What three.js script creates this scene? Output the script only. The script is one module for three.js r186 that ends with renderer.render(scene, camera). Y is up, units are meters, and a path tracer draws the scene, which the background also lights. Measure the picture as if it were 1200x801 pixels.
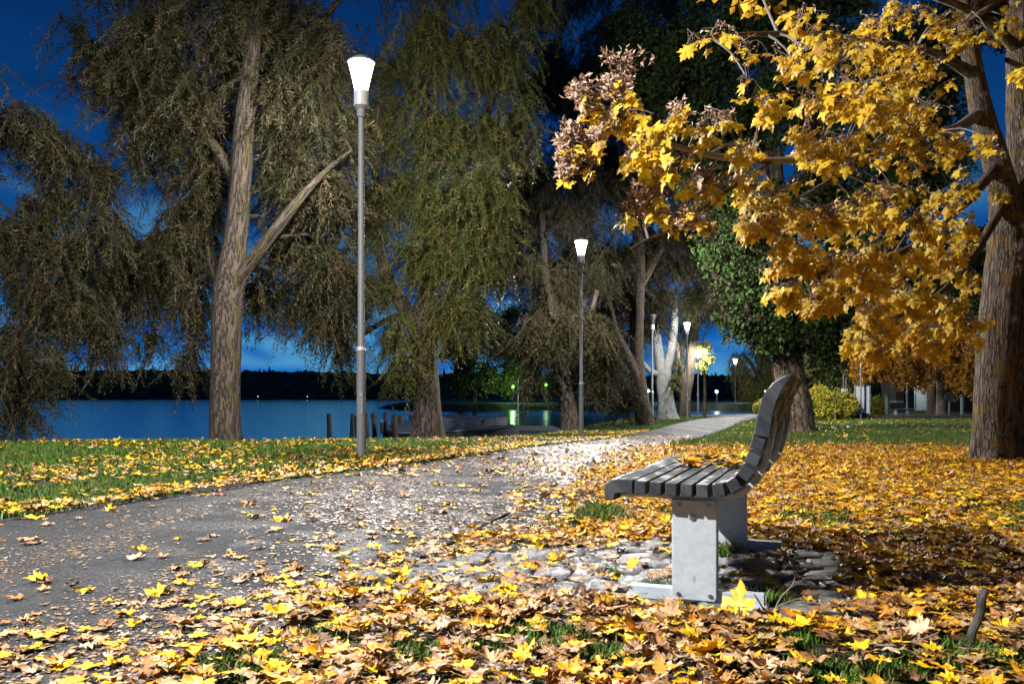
import * as THREE from 'three';
import { mergeGeometries } from 'three/addons/utils/BufferGeometryUtils.js';
import { RoundedBoxGeometry } from 'three/addons/geometries/RoundedBoxGeometry.js';

// ---------------------------------------------------------------- camera, sky, exposure
const scene = new THREE.Scene();
const F = 1000, HORIZON = 462, EYE = 0.82;                   // focal length in photo pixels, horizon row, eye height (m)
const camera = new THREE.PerspectiveCamera(2 * Math.atan(400.5 / F) * 180 / Math.PI, 1200 / 801, 0.05, 4000);
camera.position.set(0, EYE, 0);
camera.lookAt(0, EYE, -10);
camera.setViewOffset(1200, 801, 0, -(HORIZON - 400.5), 1200, 801);   // level camera, lens shifted up
const renderer = new THREE.WebGLRenderer({ antialias: true });
renderer.toneMapping = THREE.LinearToneMapping;
renderer.toneMappingExposure = 1.0;
renderer.shadowMap.enabled = true;
const LAMP_POWER = 380;                                      // candela of one park lamp at this exposure
const LAMP_COLOR = new THREE.Color().setRGB(1.0, 0.965, 0.92);

// ---------------------------------------------------------------- random and noise
function rng(seed) { let a = seed >>> 0; return () => { a = (a + 0x6D2B79F5) | 0; let t = Math.imul(a ^ (a >>> 15), 1 | a); t = (t + Math.imul(t ^ (t >>> 7), 61 | t)) ^ t; return ((t ^ (t >>> 14)) >>> 0) / 4294967296; }; }
const hash = (x, y, s) => { let h = Math.imul(x | 0, 374761393) ^ Math.imul(y | 0, 668265263) ^ Math.imul(s | 0, 2147483647); h = Math.imul(h ^ (h >>> 13), 1274126177); return ((h ^ (h >>> 16)) >>> 0) / 4294967296; };
const sm = (t) => t * t * (3 - 2 * t);
const sstep = (a, b, x) => sm(Math.min(1, Math.max(0, (x - a) / (b - a))));
const lerp = (a, b, t) => a + (b - a) * t;
function vnoise(x, y, px, py, s) {                             // tileable value noise when px, py are given
  const x0 = Math.floor(x), y0 = Math.floor(y), fx = sm(x - x0), fy = sm(y - y0);
  const w = (v, p) => p ? ((v % p) + p) % p : v;
  const a = hash(w(x0, px), w(y0, py), s), b = hash(w(x0 + 1, px), w(y0, py), s), c = hash(w(x0, px), w(y0 + 1, py), s), d = hash(w(x0 + 1, px), w(y0 + 1, py), s);
  return a + (b - a) * fx + (c - a) * fy + (a - b - c + d) * fx * fy;
}
function fbm(x, y, px, py, s, oct = 4) { let v = 0, a = 0.5, n = 0; for (let k = 0; k < oct; k++) { v += a * vnoise(x, y, px, py, s + k); n += a; a *= 0.5; x *= 2; y *= 2; px *= 2; py *= 2; } return v / n; }
function tex(w, h, fn, srgb = true) {
  const d = new Uint8Array(w * h * 4);
  for (let j = 0; j < h; j++) for (let i = 0; i < w; i++) { const c = fn(i / w, j / h), o = (j * w + i) * 4; for (let k = 0; k < 3; k++) d[o + k] = Math.max(0, Math.min(255, c[k] * 255)); d[o + 3] = 255; }
  const t = new THREE.DataTexture(d, w, h); t.wrapS = t.wrapT = THREE.RepeatWrapping; t.magFilter = THREE.LinearFilter; t.minFilter = THREE.LinearMipmapLinearFilter; t.generateMipmaps = true;
  if (srgb) t.colorSpace = THREE.SRGBColorSpace;
  t.needsUpdate = true; return t;
}
const mixc = (a, b, t) => [lerp(a[0], b[0], t), lerp(a[1], b[1], t), lerp(a[2], b[2], t)];
const lin = (r, g, b) => new THREE.Color().setRGB(r, g, b);

// ---------------------------------------------------------------- sky: blue hour, thin cloud banks
{
  const W = 1024, Hh = 512, d = new Float32Array(W * Hh * 4);
  for (let j = 0; j < Hh; j++) {
    const el = ((j + 0.5) / Hh - 0.5) * Math.PI, e = Math.max(0, Math.sin(el));
    for (let i = 0; i < W; i++) {
      const u = i / W, t = Math.pow(1 - e, 4.5);
      let c = mixc([0.001, 0.0145, 0.078], [0.008, 0.15, 0.56], t);
      const band = fbm(u * 64, el * 42, 64, 0, 11, 4), fine = fbm(u * 150, el * 120, 150, 0, 17, 4);
      const cl = sstep(0.44, 0.62, 0.7 * band + 0.3 * fine) * sstep(0.3, 0.06, e);
      c = mixc(c, [0.09, 0.36, 0.62], cl * 0.8);
      const dark = sstep(0.52, 0.7, fbm(u * 44 + 3, el * 26, 44, 0, 29, 4)) * 0.6 * sstep(0.45, 0.1, e);
      c = c.map((v) => v * (1 - dark));
      const o = (j * W + i) * 4; d[o] = c[0]; d[o + 1] = c[1]; d[o + 2] = c[2]; d[o + 3] = 1;
    }
  }
  const t = new THREE.DataTexture(d, W, Hh, THREE.RGBAFormat, THREE.FloatType);
  t.mapping = THREE.EquirectangularReflectionMapping; t.magFilter = THREE.LinearFilter; t.needsUpdate = true;
  scene.background = t; scene.environment = t; scene.backgroundIntensity = 1; scene.environmentIntensity = 1;
}

// ---------------------------------------------------------------- bookkeeping
const taken = new Map();
const numbered = (n) => { const k = taken.get(n) || 0; taken.set(n, k + 1); return k ? n + '_' + String(k).padStart(3, '0') : n; };
function tag(o, label, category, group, kind) { o.userData.label = label; if (category) o.userData.category = category; if (group) o.userData.group = group; if (kind) o.userData.kind = kind; return o; }
function thing(name, label, category, pos = [0, 0, 0], turn = 0, group) { const g = new THREE.Group(); g.name = numbered(name); g.position.set(...pos); g.rotation.y = turn; scene.add(g); return tag(g, label, category, group); }
function part(name, geo, mat, parent) { const m = new THREE.Mesh(geo, mat); m.name = name; m.castShadow = m.receiveShadow = true; parent.add(m); return m; }
function top(name, geo, mat) { const m = new THREE.Mesh(geo, mat); m.name = numbered(name); m.castShadow = m.receiveShadow = true; scene.add(m); return m; }
function struct(name, geo, mat, label) { const m = top(name, geo, mat); m.userData.kind = 'structure'; if (label) m.userData.label = label; return m; }
function copy(root) { const r = root.clone(); r.name = numbered(root.name.replace(/_\d{3}$/, '')); r.userData = { ...root.userData }; scene.add(r); return r; }
function instanced(name, geo, mat, list, parent) {            // list: [{m: Matrix4, c: Color}]
  const im = new THREE.InstancedMesh(geo, mat, list.length); im.name = name; im.castShadow = im.receiveShadow = true;
  list.forEach((e, i) => { im.setMatrixAt(i, e.m); if (e.c) im.setColorAt(i, e.c); });
  (parent || scene).add(im); return im;
}
const V = (x, y, z) => new THREE.Vector3(x, y, z);
const P = (px, py, d) => V((px - 600) / F * d, EYE + (HORIZON - py) / F * d, -d);     // photo pixel + distance -> point
const box = (w, h, d, x = 0, y = 0, z = 0, r = 0.004) => new RoundedBoxGeometry(w, h, d, 1, Math.min(r, w / 3, h / 3, d / 3)).translate(x, y, z);
const cyl = (r0, r1, y0, y1, n = 20) => new THREE.CylinderGeometry(r1, r0, y1 - y0, n, 1).translate(0, (y0 + y1) / 2, 0);
const plain = (g) => { const o = g.index ? g.toNonIndexed() : g; for (const k of Object.keys(o.attributes)) if (!['position', 'normal', 'uv'].includes(k)) o.deleteAttribute(k); return o; };
const merge = (list) => mergeGeometries(list.map(plain));

// ---------------------------------------------------------------- terrain
const WATER = -1.0;
function poly(pts, d) { if (d <= pts[0][0]) { const [a, b] = pts; return a[1] + (d - a[0]) * (b[1] - a[1]) / (b[0] - a[0]); } for (let i = 1; i < pts.length; i++) if (d <= pts[i][0]) { const a = pts[i - 1], b = pts[i]; return lerp(a[1], b[1], (d - a[0]) / (b[0] - a[0])); } const n = pts.length, a = pts[n - 2], b = pts[n - 1]; return b[1] + (d - b[0]) * (b[1] - a[1]) / (b[0] - a[0]); }
const XL = [[-6, -8.2], [1, -4.75], [5.54, -3.3], [7.07, -2.6], [9.1, -1.62], [11.7, -0.45], [15.5, 0.8], [21, 2.55], [30, 4.95], [44, 8.8], [53, 12.2], [59, 15.6]];
const XR = [[-6, -4.4], [1, -1.5], [2.4, -0.97], [3.6, -0.62], [5.5, -0.12], [8.4, 0.72], [12.4, 2.0], [18, 3.85], [27, 6.6], [44, 11.9], [53, 15.4], [59, 19.6]];
const xL = (d) => poly(XL, d), xR = (d) => poly(XR, d);
const CREST = [[-60, -8], [-30, 2], [-14, 9.2], [-7.5, 12.6], [-5.3, 15.3], [-3.4, 15.9], [-2, 17.2], [0, 21], [2.6, 29], [4.5, 39], [7.5, 52], [13, 62], [30, 75], [60, 84], [400, 120]];
function lakeSide(x, d) {                                     // signed distance from the crest of the bank, positive over the lake
  let best = 1e9, s = 1;
  for (let i = 1; i < CREST.length; i++) {
    const [ax, ad] = CREST[i - 1], [bx, bd] = CREST[i], ex = bx - ax, ed = bd - ad, t = Math.max(0, Math.min(1, ((x - ax) * ex + (d - ad) * ed) / (ex * ex + ed * ed)));
    const qx = x - ax - t * ex, qd = d - ad - t * ed, q = Math.hypot(qx, qd);
    if (q < best) { best = q; s = ex * (d - ad) - ed * (x - ax) > 0 ? 1 : -1; }
  }
  return best * s;
}
const BASE = [[-100, 0], [9, 0], [13, -0.03], [22.7, -0.315], [33, -0.47], [44, -0.6], [68, -0.68], [140, -0.75], [141, -0.75]];
function H(x, d) {
  let h = poly(BASE, d) + 0.17 * sstep(1, 6, x - xR(Math.min(d, 59))) * sstep(14, 24, d) * sstep(90, 50, d);
  const s = lakeSide(x, d);
  h += 0.10 * sstep(-4, -0.6, s) * sstep(20, 12, d);          // the bank is a little higher at its edge
  if (s > 0) h = lerp(h, WATER - 0.7, sstep(0, 3.2, s));
  return h;
}
function axis(stops) { const out = []; for (let i = 0; i < stops.length - 1; i++) { const [a, st] = stops[i], b = stops[i + 1][0], n = Math.max(1, Math.round((b - a) / st)); for (let k = 0; k < n; k++) out.push(a + (b - a) * k / n); } out.push(stops[stops.length - 1][0]); return out; }
function sheet(xs, ds, hf, uvScale) {
  const pos = [], uv = [], idx = [], nx = xs.length;
  for (const d of ds) for (const x of xs) { pos.push(x, hf(x, d), -d); uv.push(x / uvScale, d / uvScale); }
  for (let j = 0; j < ds.length - 1; j++) for (let i = 0; i < nx - 1; i++) { const a = j * nx + i; idx.push(a, a + 1, a + nx, a + 1, a + nx + 1, a + nx); }
  const g = new THREE.BufferGeometry(); g.setAttribute('position', new THREE.Float32BufferAttribute(pos, 3)); g.setAttribute('uv', new THREE.Float32BufferAttribute(uv, 2)); g.setIndex(idx); g.computeVertexNormals(); return g;
}
const turfTex = tex(512, 512, (u, v) => {
  const a = fbm(u * 6, v * 6, 6, 6, 3, 5), b = fbm(u * 40, v * 40, 40, 40, 7, 3), c = vnoise(u * 160, v * 160, 160, 160, 9);
  return mixc(mixc([0.10, 0.075, 0.04], [0.14, 0.19, 0.05], sstep(0.3, 0.6, a)), [0.26, 0.2, 0.09], sstep(0.55, 0.8, b) * 0.5).map((k) => k * (0.55 + 0.7 * c));
});
const turfBump = tex(256, 256, (u, v) => { const c = 0.5 * vnoise(u * 80, v * 80, 80, 80, 9) + 0.5 * fbm(u * 20, v * 20, 20, 20, 4, 3); return [c, c, c]; }, false);
const turfMat = new THREE.MeshStandardMaterial({ map: turfTex, bumpMap: turfBump, bumpScale: 0.02, roughness: 0.95 });
struct('ground', sheet(axis([[-700, 60], [-100, 8], [-40, 1.5], [-16, 0.35], [16, 0.7], [40, 6], [120, 60], [700, 60]]), axis([[-60, 8], [-8, 1], [0, 0.35], [26, 0.6], [70, 3], [140, 20], [900, 20]]), H, 2.3), turfMat, 'grassy ground of the lakeside park');

// wet asphalt path
const asphaltTex = tex(1024, 1024, (u, v) => {
  const g = vnoise(u * 220, v * 220, 220, 220, 21), s = vnoise(u * 400, v * 400, 400, 400, 22), a = fbm(u * 7, v * 7, 7, 7, 23, 4);
  let c = mixc([0.1, 0.11, 0.13], [0.175, 0.19, 0.21], sstep(0.35, 0.8, g)); c = mixc(c, [0.4, 0.4, 0.4], sstep(0.86, 0.97, s)); const w = sstep(0.6, 0.78, fbm(u * 60, v * 60, 60, 60, 25, 3)) * sstep(0.42, 0.6, fbm(u * 5 + 2, v * 5, 5, 5, 27, 4)); c = mixc(c, [0.34, 0.27, 0.21], w * 0.7); return c.map((k) => k * (0.7 + 0.6 * a));
});
const asphaltBump = tex(1024, 1024, (u, v) => { const g = vnoise(u * 220, v * 220, 220, 220, 21), s = vnoise(u * 110, v * 110, 110, 110, 24), k = 0.55 * g + 0.45 * s; return [k, k, k]; }, false);
const asphaltRough = tex(512, 512, (u, v) => { const a = fbm(u * 5, v * 5, 5, 5, 31, 5), g = vnoise(u * 110, v * 110, 110, 110, 33); const r = 0.6 + 0.28 * sstep(0.38, 0.62, a) + 0.16 * (g - 0.5); return [r, r, r]; }, false);
const asphaltMat = new THREE.MeshStandardMaterial({ map: asphaltTex, bumpMap: asphaltBump, bumpScale: 0.009, roughnessMap: asphaltRough, roughness: 1 });
{
  const pairs = []; for (let d = -6; d <= 56; d += d < 20 ? 0.35 : 1) pairs.push([xL(d), d, xR(d), d]);
  pairs.push([17, 60, 18.2, 56.5], [21, 63, 22.4, 59], [28, 66, 29, 62], [40, 69, 41, 65], [80, 74, 81, 70]);
  const pos = [], uv = [], idx = [], N = 13;
  for (const [ax, ad, bx, bd] of pairs) for (let k = 0; k < N; k++) { const t = k / (N - 1), x = lerp(ax, bx, t), d = lerp(ad, bd, t); pos.push(x, H(x, d) + 0.012 + 0.03 * (1 - (2 * t - 1) ** 2), -d); uv.push(x / 1.4, d / 1.4); }
  for (let j = 0; j < pairs.length - 1; j++) for (let k = 0; k < N - 1; k++) { const a = j * N + k; idx.push(a, a + 1, a + N, a + 1, a + N + 1, a + N); }
  const g = new THREE.BufferGeometry(); g.setAttribute('position', new THREE.Float32BufferAttribute(pos, 3)); g.setAttribute('uv', new THREE.Float32BufferAttribute(uv, 2)); g.setIndex(idx); g.computeVertexNormals();
  struct('path', g, asphaltMat, 'wet grey asphalt path strewn with leaves');
}
const pathTop = (x, d) => { const a = xL(d), b = xR(d), t = (x - a) / (b - a); return t > 0 && t < 1 && d < 56 ? 0.012 + 0.03 * (1 - (2 * t - 1) ** 2) : 0; };
const G = (x, d) => H(x, d) + pathTop(x, d);                   // top of whatever one walks on

// lake, far banks and hills
const rippleTex = tex(512, 512, (u, v) => { const k = fbm(u * 9, v * 26, 9, 26, 41, 4); return [k, k, k]; }, false);
{
  const g = new THREE.PlaneGeometry(2400, 1800, 1, 1).rotateX(-Math.PI / 2).translate(-200, WATER, -860);
  const uv = g.attributes.uv; for (let i = 0; i < uv.count; i++) uv.setXY(i, uv.getX(i) * 300, uv.getY(i) * 225);
  struct('lake_water', g, new THREE.MeshPhysicalMaterial({ color: lin(0.003, 0.012, 0.022), roughness: 0.13, ior: 1.33, bumpMap: rippleTex, bumpScale: 0.012 }), 'calm blue lake water in long exposure');
}
struct('far_hills', sheet(axis([[-900, 25], [700, 25]]), axis([[250, 12], [700, 12]]), (x, d) => {
  const rise = sstep(262 + 30 * fbm(x * 0.01, 3, 0, 0, 5), 420, d); const ridge = 5 + 6 * fbm(x * 0.006, 1, 0, 0, 55, 3) + 3 * sstep(60, -200, x) + 0.02 * Math.max(0, d - 420); return WATER - 1.5 + rise * (ridge + 2);
}, 30), turfMat, 'dark wooded hills across the lake');
struct('far_bank', sheet(axis([[-26, 2], [130, 4]]), axis([[92, 2], [150, 4]]), (x, d) => {
  const edge = 97 + 3 * Math.sin(x * 0.13) + 2 * Math.sin(x * 0.31 + 1) + 14 * sstep(0, -24, x); return lerp(WATER - 1, -0.35, sstep(edge, edge + 3, d)) + 0.3 * fbm(x * 0.2, d * 0.2, 0, 0, 77, 3) * sstep(edge + 2, edge + 6, d) - 3 * sstep(-14, -26, x);
}, 4), turfMat, 'low grassy bank across the inlet');

// ---------------------------------------------------------------- street lamps
const poleMat = new THREE.MeshStandardMaterial({ color: lin(0.15, 0.16, 0.17), roughness: 0.6, metalness: 0.1, bumpMap: turfBump, bumpScale: 0.0006 });
const poleTop = new THREE.MeshStandardMaterial({ color: lin(0.2, 0.21, 0.22), roughness: 0.6, metalness: 0.15 });
const housingMat = new THREE.MeshStandardMaterial({ color: lin(0.55, 0.56, 0.57), roughness: 0.4, metalness: 0.2 });
const glowMat = new THREE.MeshStandardMaterial({ color: lin(0.9, 0.9, 0.9), emissive: lin(1, 0.97, 0.93), emissiveIntensity: 14, roughness: 0.4 });
const unlitMat = new THREE.MeshStandardMaterial({ color: lin(0.07, 0.075, 0.08), roughness: 0.3 });
function streetLamp(x, d, tall, label, { power = 1, color = LAMP_COLOR, glow = glowMat, lit = true } = {}) {
  const t = thing('street_lamp', label, 'street lamp', [x, H(x, d) - 0.02, -d], 0, 'park lamps along the path'), k = tall - 0.46;
  part('pole_base', merge([cyl(0.064, 0.06, 0, 1.44), cyl(0.09, 0.075, 0, 0.06)]), poleMat, t);
  part('collar', new THREE.CylinderGeometry(0.052, 0.068, 0.05, 20).translate(0, 1.46, 0), housingMat, t);
  const door = part('service_door', box(0.07, 0.3, 0.012, 0, 0.75, 0.058), poleMat, t); part('door_bolt', new THREE.CylinderGeometry(0.008, 0.008, 0.01, 8).rotateX(Math.PI / 2).translate(0, 0.86, 0.068), housingMat, door);
  part('pole', merge([cyl(0.047, 0.04, 1.48, k - 0.3), cyl(0.06, 0.06, k - 0.3, k - 0.2), cyl(0.06, 0.095, k - 0.2, k - 0.16)]), poleTop, t);
  part('housing', new THREE.LatheGeometry([[0.02, 0], [0.1, 0], [0.105, 0.012], [0.1, 0.03], [0.097, 0.04], [0.097, 0.2], [0.085, 0.215], [0.02, 0.215]].map((p) => new THREE.Vector2(...p)), 28).translate(0, k - 0.16, 0), housingMat, t);
  const bulb = part('lamp_diffuser', new THREE.LatheGeometry([[0.03, 0], [0.088, 0.005], [0.112, 0.12], [0.145, 0.26], [0.162, 0.33], [0.15, 0.348], [0.03, 0.35]].map((p) => new THREE.Vector2(...p)), 28).translate(0, k + 0.062, 0), lit ? glow : unlitMat, t);
  part('cap', new THREE.LatheGeometry([[0.0, 0.0], [0.165, 0.0], [0.182, 0.01], [0.175, 0.024], [0.11, 0.07], [0.05, 0.095], [0, 0.1]].map((p) => new THREE.Vector2(...p)), 28).translate(0, k + 0.413, 0), poleTop, t);
  if (lit) { bulb.castShadow = false; const l = new THREE.PointLight(color, LAMP_POWER * power, 0, 2); l.position.set(0, k + 0.355, 0); l.castShadow = true; l.shadow.radius = 2.4; l.name = 'lamp_light'; t.add(l); }
  return t;
}
streetLamp(-5.2, 1.0, 5.25, 'grey park lamp on the grass verge beside the bare stretch of path facing the bench', { power: 1.48 });
streetLamp(-1.98, 11.2, 5.25, 'tall grey park lamp with glowing head between the two big willows on the bank', { power: 0.6 });
streetLamp(1.84, 22.7, 5.27, 'grey park lamp with glowing head beside the short leaning willow trunk', { power: 0.75 });
streetLamp(9.1, 44.3, 5.2, 'park lamp with glowing head standing before the pale forked willow', { power: 0.4 });
streetLamp(17.8, 68, 5.0, 'distant park lamp with glowing head against open sky at the path bend');
streetLamp(6.0, 36.5, 4.75, 'unlit dark park lamp between the dark trunk and the pale forked willow', { lit: false });
streetLamp(11.45, 52.5, 4.2, 'smaller park lamp lighting yellow maple leaves beside the pale forked willow', { power: 0.35 });

// ---------------------------------------------------------------- bark and branches
function barkTex(seed, a, b, moss, mossAmount, fx, fy) {
  const f = (u, v) => { const w = fbm(u * 8, v * 4, 8, 4, seed + 3, 3); const r = Math.abs(2 * fbm(u * fx + w * 1.4, v * fy, fx, fy, seed, 3) - 1); const q = Math.abs(2 * fbm(u * fx * 1.5 + 9 + w * 1.2, v * fy * 1.5 + 5, fx * 1.5, fy * 1.5, seed + 13, 3) - 1); const p = fbm(u * fx * 4, v * fy * 6, fx * 4, fy * 6, seed + 9, 3); return Math.min(1, Math.max(0, sstep(0.0, 0.24, r) * sstep(-0.05, 0.16, q) * 0.72 + p * 0.34)); };
  const map = tex(512, 512, (u, v) => { const k = f(u, v), g = fbm(u * 5, v * 4, 5, 4, seed + 20, 5), s = vnoise(u * 200, v * 160, 200, 160, seed + 5); let c = mixc(a, b, k); c = mixc(c, moss, sstep(0.52, 0.66, g) * mossAmount); c = mixc(c, [0.5, 0.48, 0.43], sstep(0.6, 0.85, fbm(u * 28, v * 22, 28, 22, seed + 40, 4)) * 0.35); return c.map((x) => x * (0.8 + 0.4 * s)); });
  const bump = tex(512, 512, (u, v) => { const k = f(u, v); return [k, k, k]; }, false);
  return { map, bump };
}
const bark = (t, bumpScale, tint = lin(1, 1, 1)) => new THREE.MeshStandardMaterial({ map: t.map, bumpMap: t.bump, bumpScale, color: tint, roughness: 0.9 });
const willowBarkT = barkTex(101, [0.06, 0.048, 0.04], [0.32, 0.27, 0.225], [0.27, 0.25, 0.07], 0.75, 16, 2);
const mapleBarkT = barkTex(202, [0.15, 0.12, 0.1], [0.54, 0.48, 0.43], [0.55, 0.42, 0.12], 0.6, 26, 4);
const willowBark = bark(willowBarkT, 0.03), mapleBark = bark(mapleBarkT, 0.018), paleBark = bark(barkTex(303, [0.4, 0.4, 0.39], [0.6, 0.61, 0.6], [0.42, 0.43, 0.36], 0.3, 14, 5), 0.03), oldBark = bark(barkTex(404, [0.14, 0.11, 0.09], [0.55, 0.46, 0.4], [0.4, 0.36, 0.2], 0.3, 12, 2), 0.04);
const twigMat = new THREE.MeshStandardMaterial({ color: lin(0.09, 0.065, 0.05), roughness: 0.8 });
const greyTwigMat = new THREE.MeshStandardMaterial({ color: lin(0.2, 0.17, 0.15), roughness: 0.7 });

// a tapered, slightly knobbly tube through points [{p, r}]; uv tiles of about a metre
function tube(pts, { sides = 8, step = 0.25, rough = 0, flare = 0, seed = 1, lobes = 5 } = {}) {
  const curve = new THREE.CatmullRomCurve3(pts.map((q) => q.p), false, 'centripetal'), len = curve.getLength(), n = Math.max(2, Math.round(len / step));
  const pos = [], uv = [], idx = [], tan = V(), nor = V(), bin = V(), c = V();
  let ref = null; const tiles = Math.max(1, Math.round(2 * Math.PI * pts[0].r / 0.9));
  for (let i = 0; i <= n; i++) {
    const t = i / n; curve.getPoint(t, c); curve.getTangent(t, tan);
    if (!ref) { ref = Math.abs(tan.x) < 0.9 ? V(1, 0, 0) : V(0, 0, 1); }
    bin.crossVectors(tan, ref).normalize(); nor.crossVectors(bin, tan).normalize(); ref = nor.clone();
    const f = t * (pts.length - 1), k = Math.min(pts.length - 2, Math.floor(f)), r0 = lerp(pts[k].r, pts[k + 1].r, f - k);
    for (let j = 0; j <= sides; j++) {
      const a = j / sides * Math.PI * 2, ca = Math.cos(a), sa = Math.sin(a), s = t * len;
      let r = r0 * (1 + rough * ((fbm(ca * 2.2 + 7, sa * 2.2 + s * 0.9, 0, 0, seed, 3) - 0.5) * 1.6 + (vnoise(j % sides * 0.9 + 0.5, s * 1.7, 0, 0, seed + 8) - 0.5) * 0.5));
      if (flare) { const e = Math.exp(-s / 0.28); r *= 1 + flare * e * (0.65 + 0.55 * Math.cos(a * lobes + seed)); }
      pos.push(c.x + (nor.x * ca + bin.x * sa) * r, c.y + (nor.y * ca + bin.y * sa) * r, c.z + (nor.z * ca + bin.z * sa) * r); uv.push(j / sides * tiles, s / 0.9);
    }
  }
  for (let i = 0; i < n; i++) for (let j = 0; j < sides; j++) { const a = i * (sides + 1) + j; idx.push(a, a + sides + 1, a + 1, a + 1, a + sides + 1, a + sides + 2); }
  const g = new THREE.BufferGeometry(); g.setAttribute('position', new THREE.Float32BufferAttribute(pos, 3)); g.setAttribute('uv', new THREE.Float32BufferAttribute(uv, 2)); g.setIndex(idx); g.computeVertexNormals();
  const N = g.attributes.normal; for (let i = 0; i <= n; i++) { const a = i * (sides + 1), b = a + sides; const x = N.getX(a) + N.getX(b), y = N.getY(a) + N.getY(b), z = N.getZ(a) + N.getZ(b), l = Math.hypot(x, y, z) || 1; N.setXYZ(a, x / l, y / l, z / l); N.setXYZ(b, x / l, y / l, z / l); }
  return g;
}
// limbs given as photo rows: [px, py, distance, radius in px]
const limb = (rows) => rows.map(([x, y, d, r]) => ({ p: P(x, y, d), r: r / F * d }));
const sampleLimb = (l, n = 10) => { const c = new THREE.CatmullRomCurve3(l.map((q) => q.p), false, 'centripetal'), out = []; for (let i = 0; i <= n; i++) { const f = i / n * (l.length - 1), k = Math.min(l.length - 2, Math.floor(f)); out.push({ p: c.getPoint(i / n), r: lerp(l[k].r, l[k + 1].r, f - k) }); } return out; };
const nearestOn = (samples, q) => { let b = samples[0], m = 1e9; for (const s of samples) { const e = s.p.distanceToSquared(q); if (e < m) { m = e; b = s; } } return b; };
function inBall(R) { for (;;) { const x = 2 * R() - 1, y = 2 * R() - 1, z = 2 * R() - 1; if (x * x + y * y + z * z < 1) return V(x, y, z); } }
const M4 = (p, q, s) => new THREE.Matrix4().compose(p, q, s.isVector3 ? s : V(s, s, s));
const eul = (x, y, z, o = 'YXZ') => new THREE.Quaternion().setFromEuler(new THREE.Euler(x, y, z, o));

// ---------------------------------------------------------------- foliage pieces
function leafQuads(list) {                                     // list: [base, dir, side, length, width]: folded diamonds
  const pos = [], uv = [], idx = []; let k = 0;
  for (const [b, dir, side, L, W] of list) {
    const m = b.clone().addScaledVector(dir, L * 0.45), up = V().crossVectors(dir, side).multiplyScalar(W * 0.25);
    for (const [p, u, v] of [[b, 0.5, 0], [m.clone().addScaledVector(side, W / 2).add(up), 1, 0.45], [b.clone().addScaledVector(dir, L), 0.5, 1], [m.clone().addScaledVector(side, -W / 2).add(up), 0, 0.45]]) { pos.push(p.x, p.y, p.z); uv.push(u, v); }
    idx.push(k, k + 1, k + 2, k, k + 2, k + 3); k += 4;
  }
  const g = new THREE.BufferGeometry(); g.setAttribute('position', new THREE.Float32BufferAttribute(pos, 3)); g.setAttribute('uv', new THREE.Float32BufferAttribute(uv, 2)); g.setIndex(idx); g.computeVertexNormals(); return g;
}
function strand(seed) {                                        // a hanging willow shoot about 0.9 m long
  const R = rng(seed), hang = seed % 2, L = (hang ? 0.66 : 0.5) + 0.28 * R(), bx = (R() - 0.5) * (hang ? 0.3 : 0.6), bz = (R() - 0.5) * (hang ? 0.3 : 0.6), list = [];
  const at = (t) => V(bx * t * (1.6 - t) + 0.02 * Math.sin(t * 9 + seed), -L * (t * 0.75 + 0.25 * t * t) + 0.06 * Math.sin(t * 3.1), bz * t * (1.6 - t));
  const stem = tube([0, 0.35, 0.7, 1].map((t) => ({ p: at(t), r: 0.004 * (1.15 - t) })), { sides: 3, step: 0.2 });
  for (let i = 0; i < 48; i++) {
    const t = 0.06 + 0.94 * i / 47, a = i * 2.4 + R() * 0.9, dir = V(Math.cos(a) * 0.9, (hang ? -0.5 : 0.15) - R() * 1.1, Math.sin(a) * 0.9).normalize(), side = V(-Math.sin(a), (R() - 0.5) * 1.4, Math.cos(a)).normalize();
    list.push([at(t), dir, side, 0.055 + 0.055 * R(), (hang ? 0.012 : 0.016) + 0.01 * R()]);
  }
  return merge([stem, leafQuads(list)]);
}
function clump(seed, n, rad, L, W) {                           // a knot of broad leaves
  const R = rng(seed), list = [];
  for (let i = 0; i < n; i++) { const p = inBall(R).multiplyScalar(rad), dir = inBall(R).add(V(0, -0.45, 0)).normalize(), side = V().crossVectors(dir, inBall(R)).normalize(); list.push([p, dir, side, L * (0.6 + 0.7 * R()), W * (0.6 + 0.7 * R())]); }
  return leafQuads(list);
}
const strands = [1, 2, 3, 4].map((k) => strand(k * 71)), clumps = [1, 2, 3].map((k) => clump(k * 37, 26, 0.34, 0.15, 0.13));
const foliage = (o = {}) => new THREE.MeshPhysicalMaterial({ color: lin(1, 1, 1), roughness: 0.7, specularIntensity: 0.5, ...o });
const willowLeaf = foliage({ roughness: 0.6 }), broadLeaf = foliage();

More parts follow.
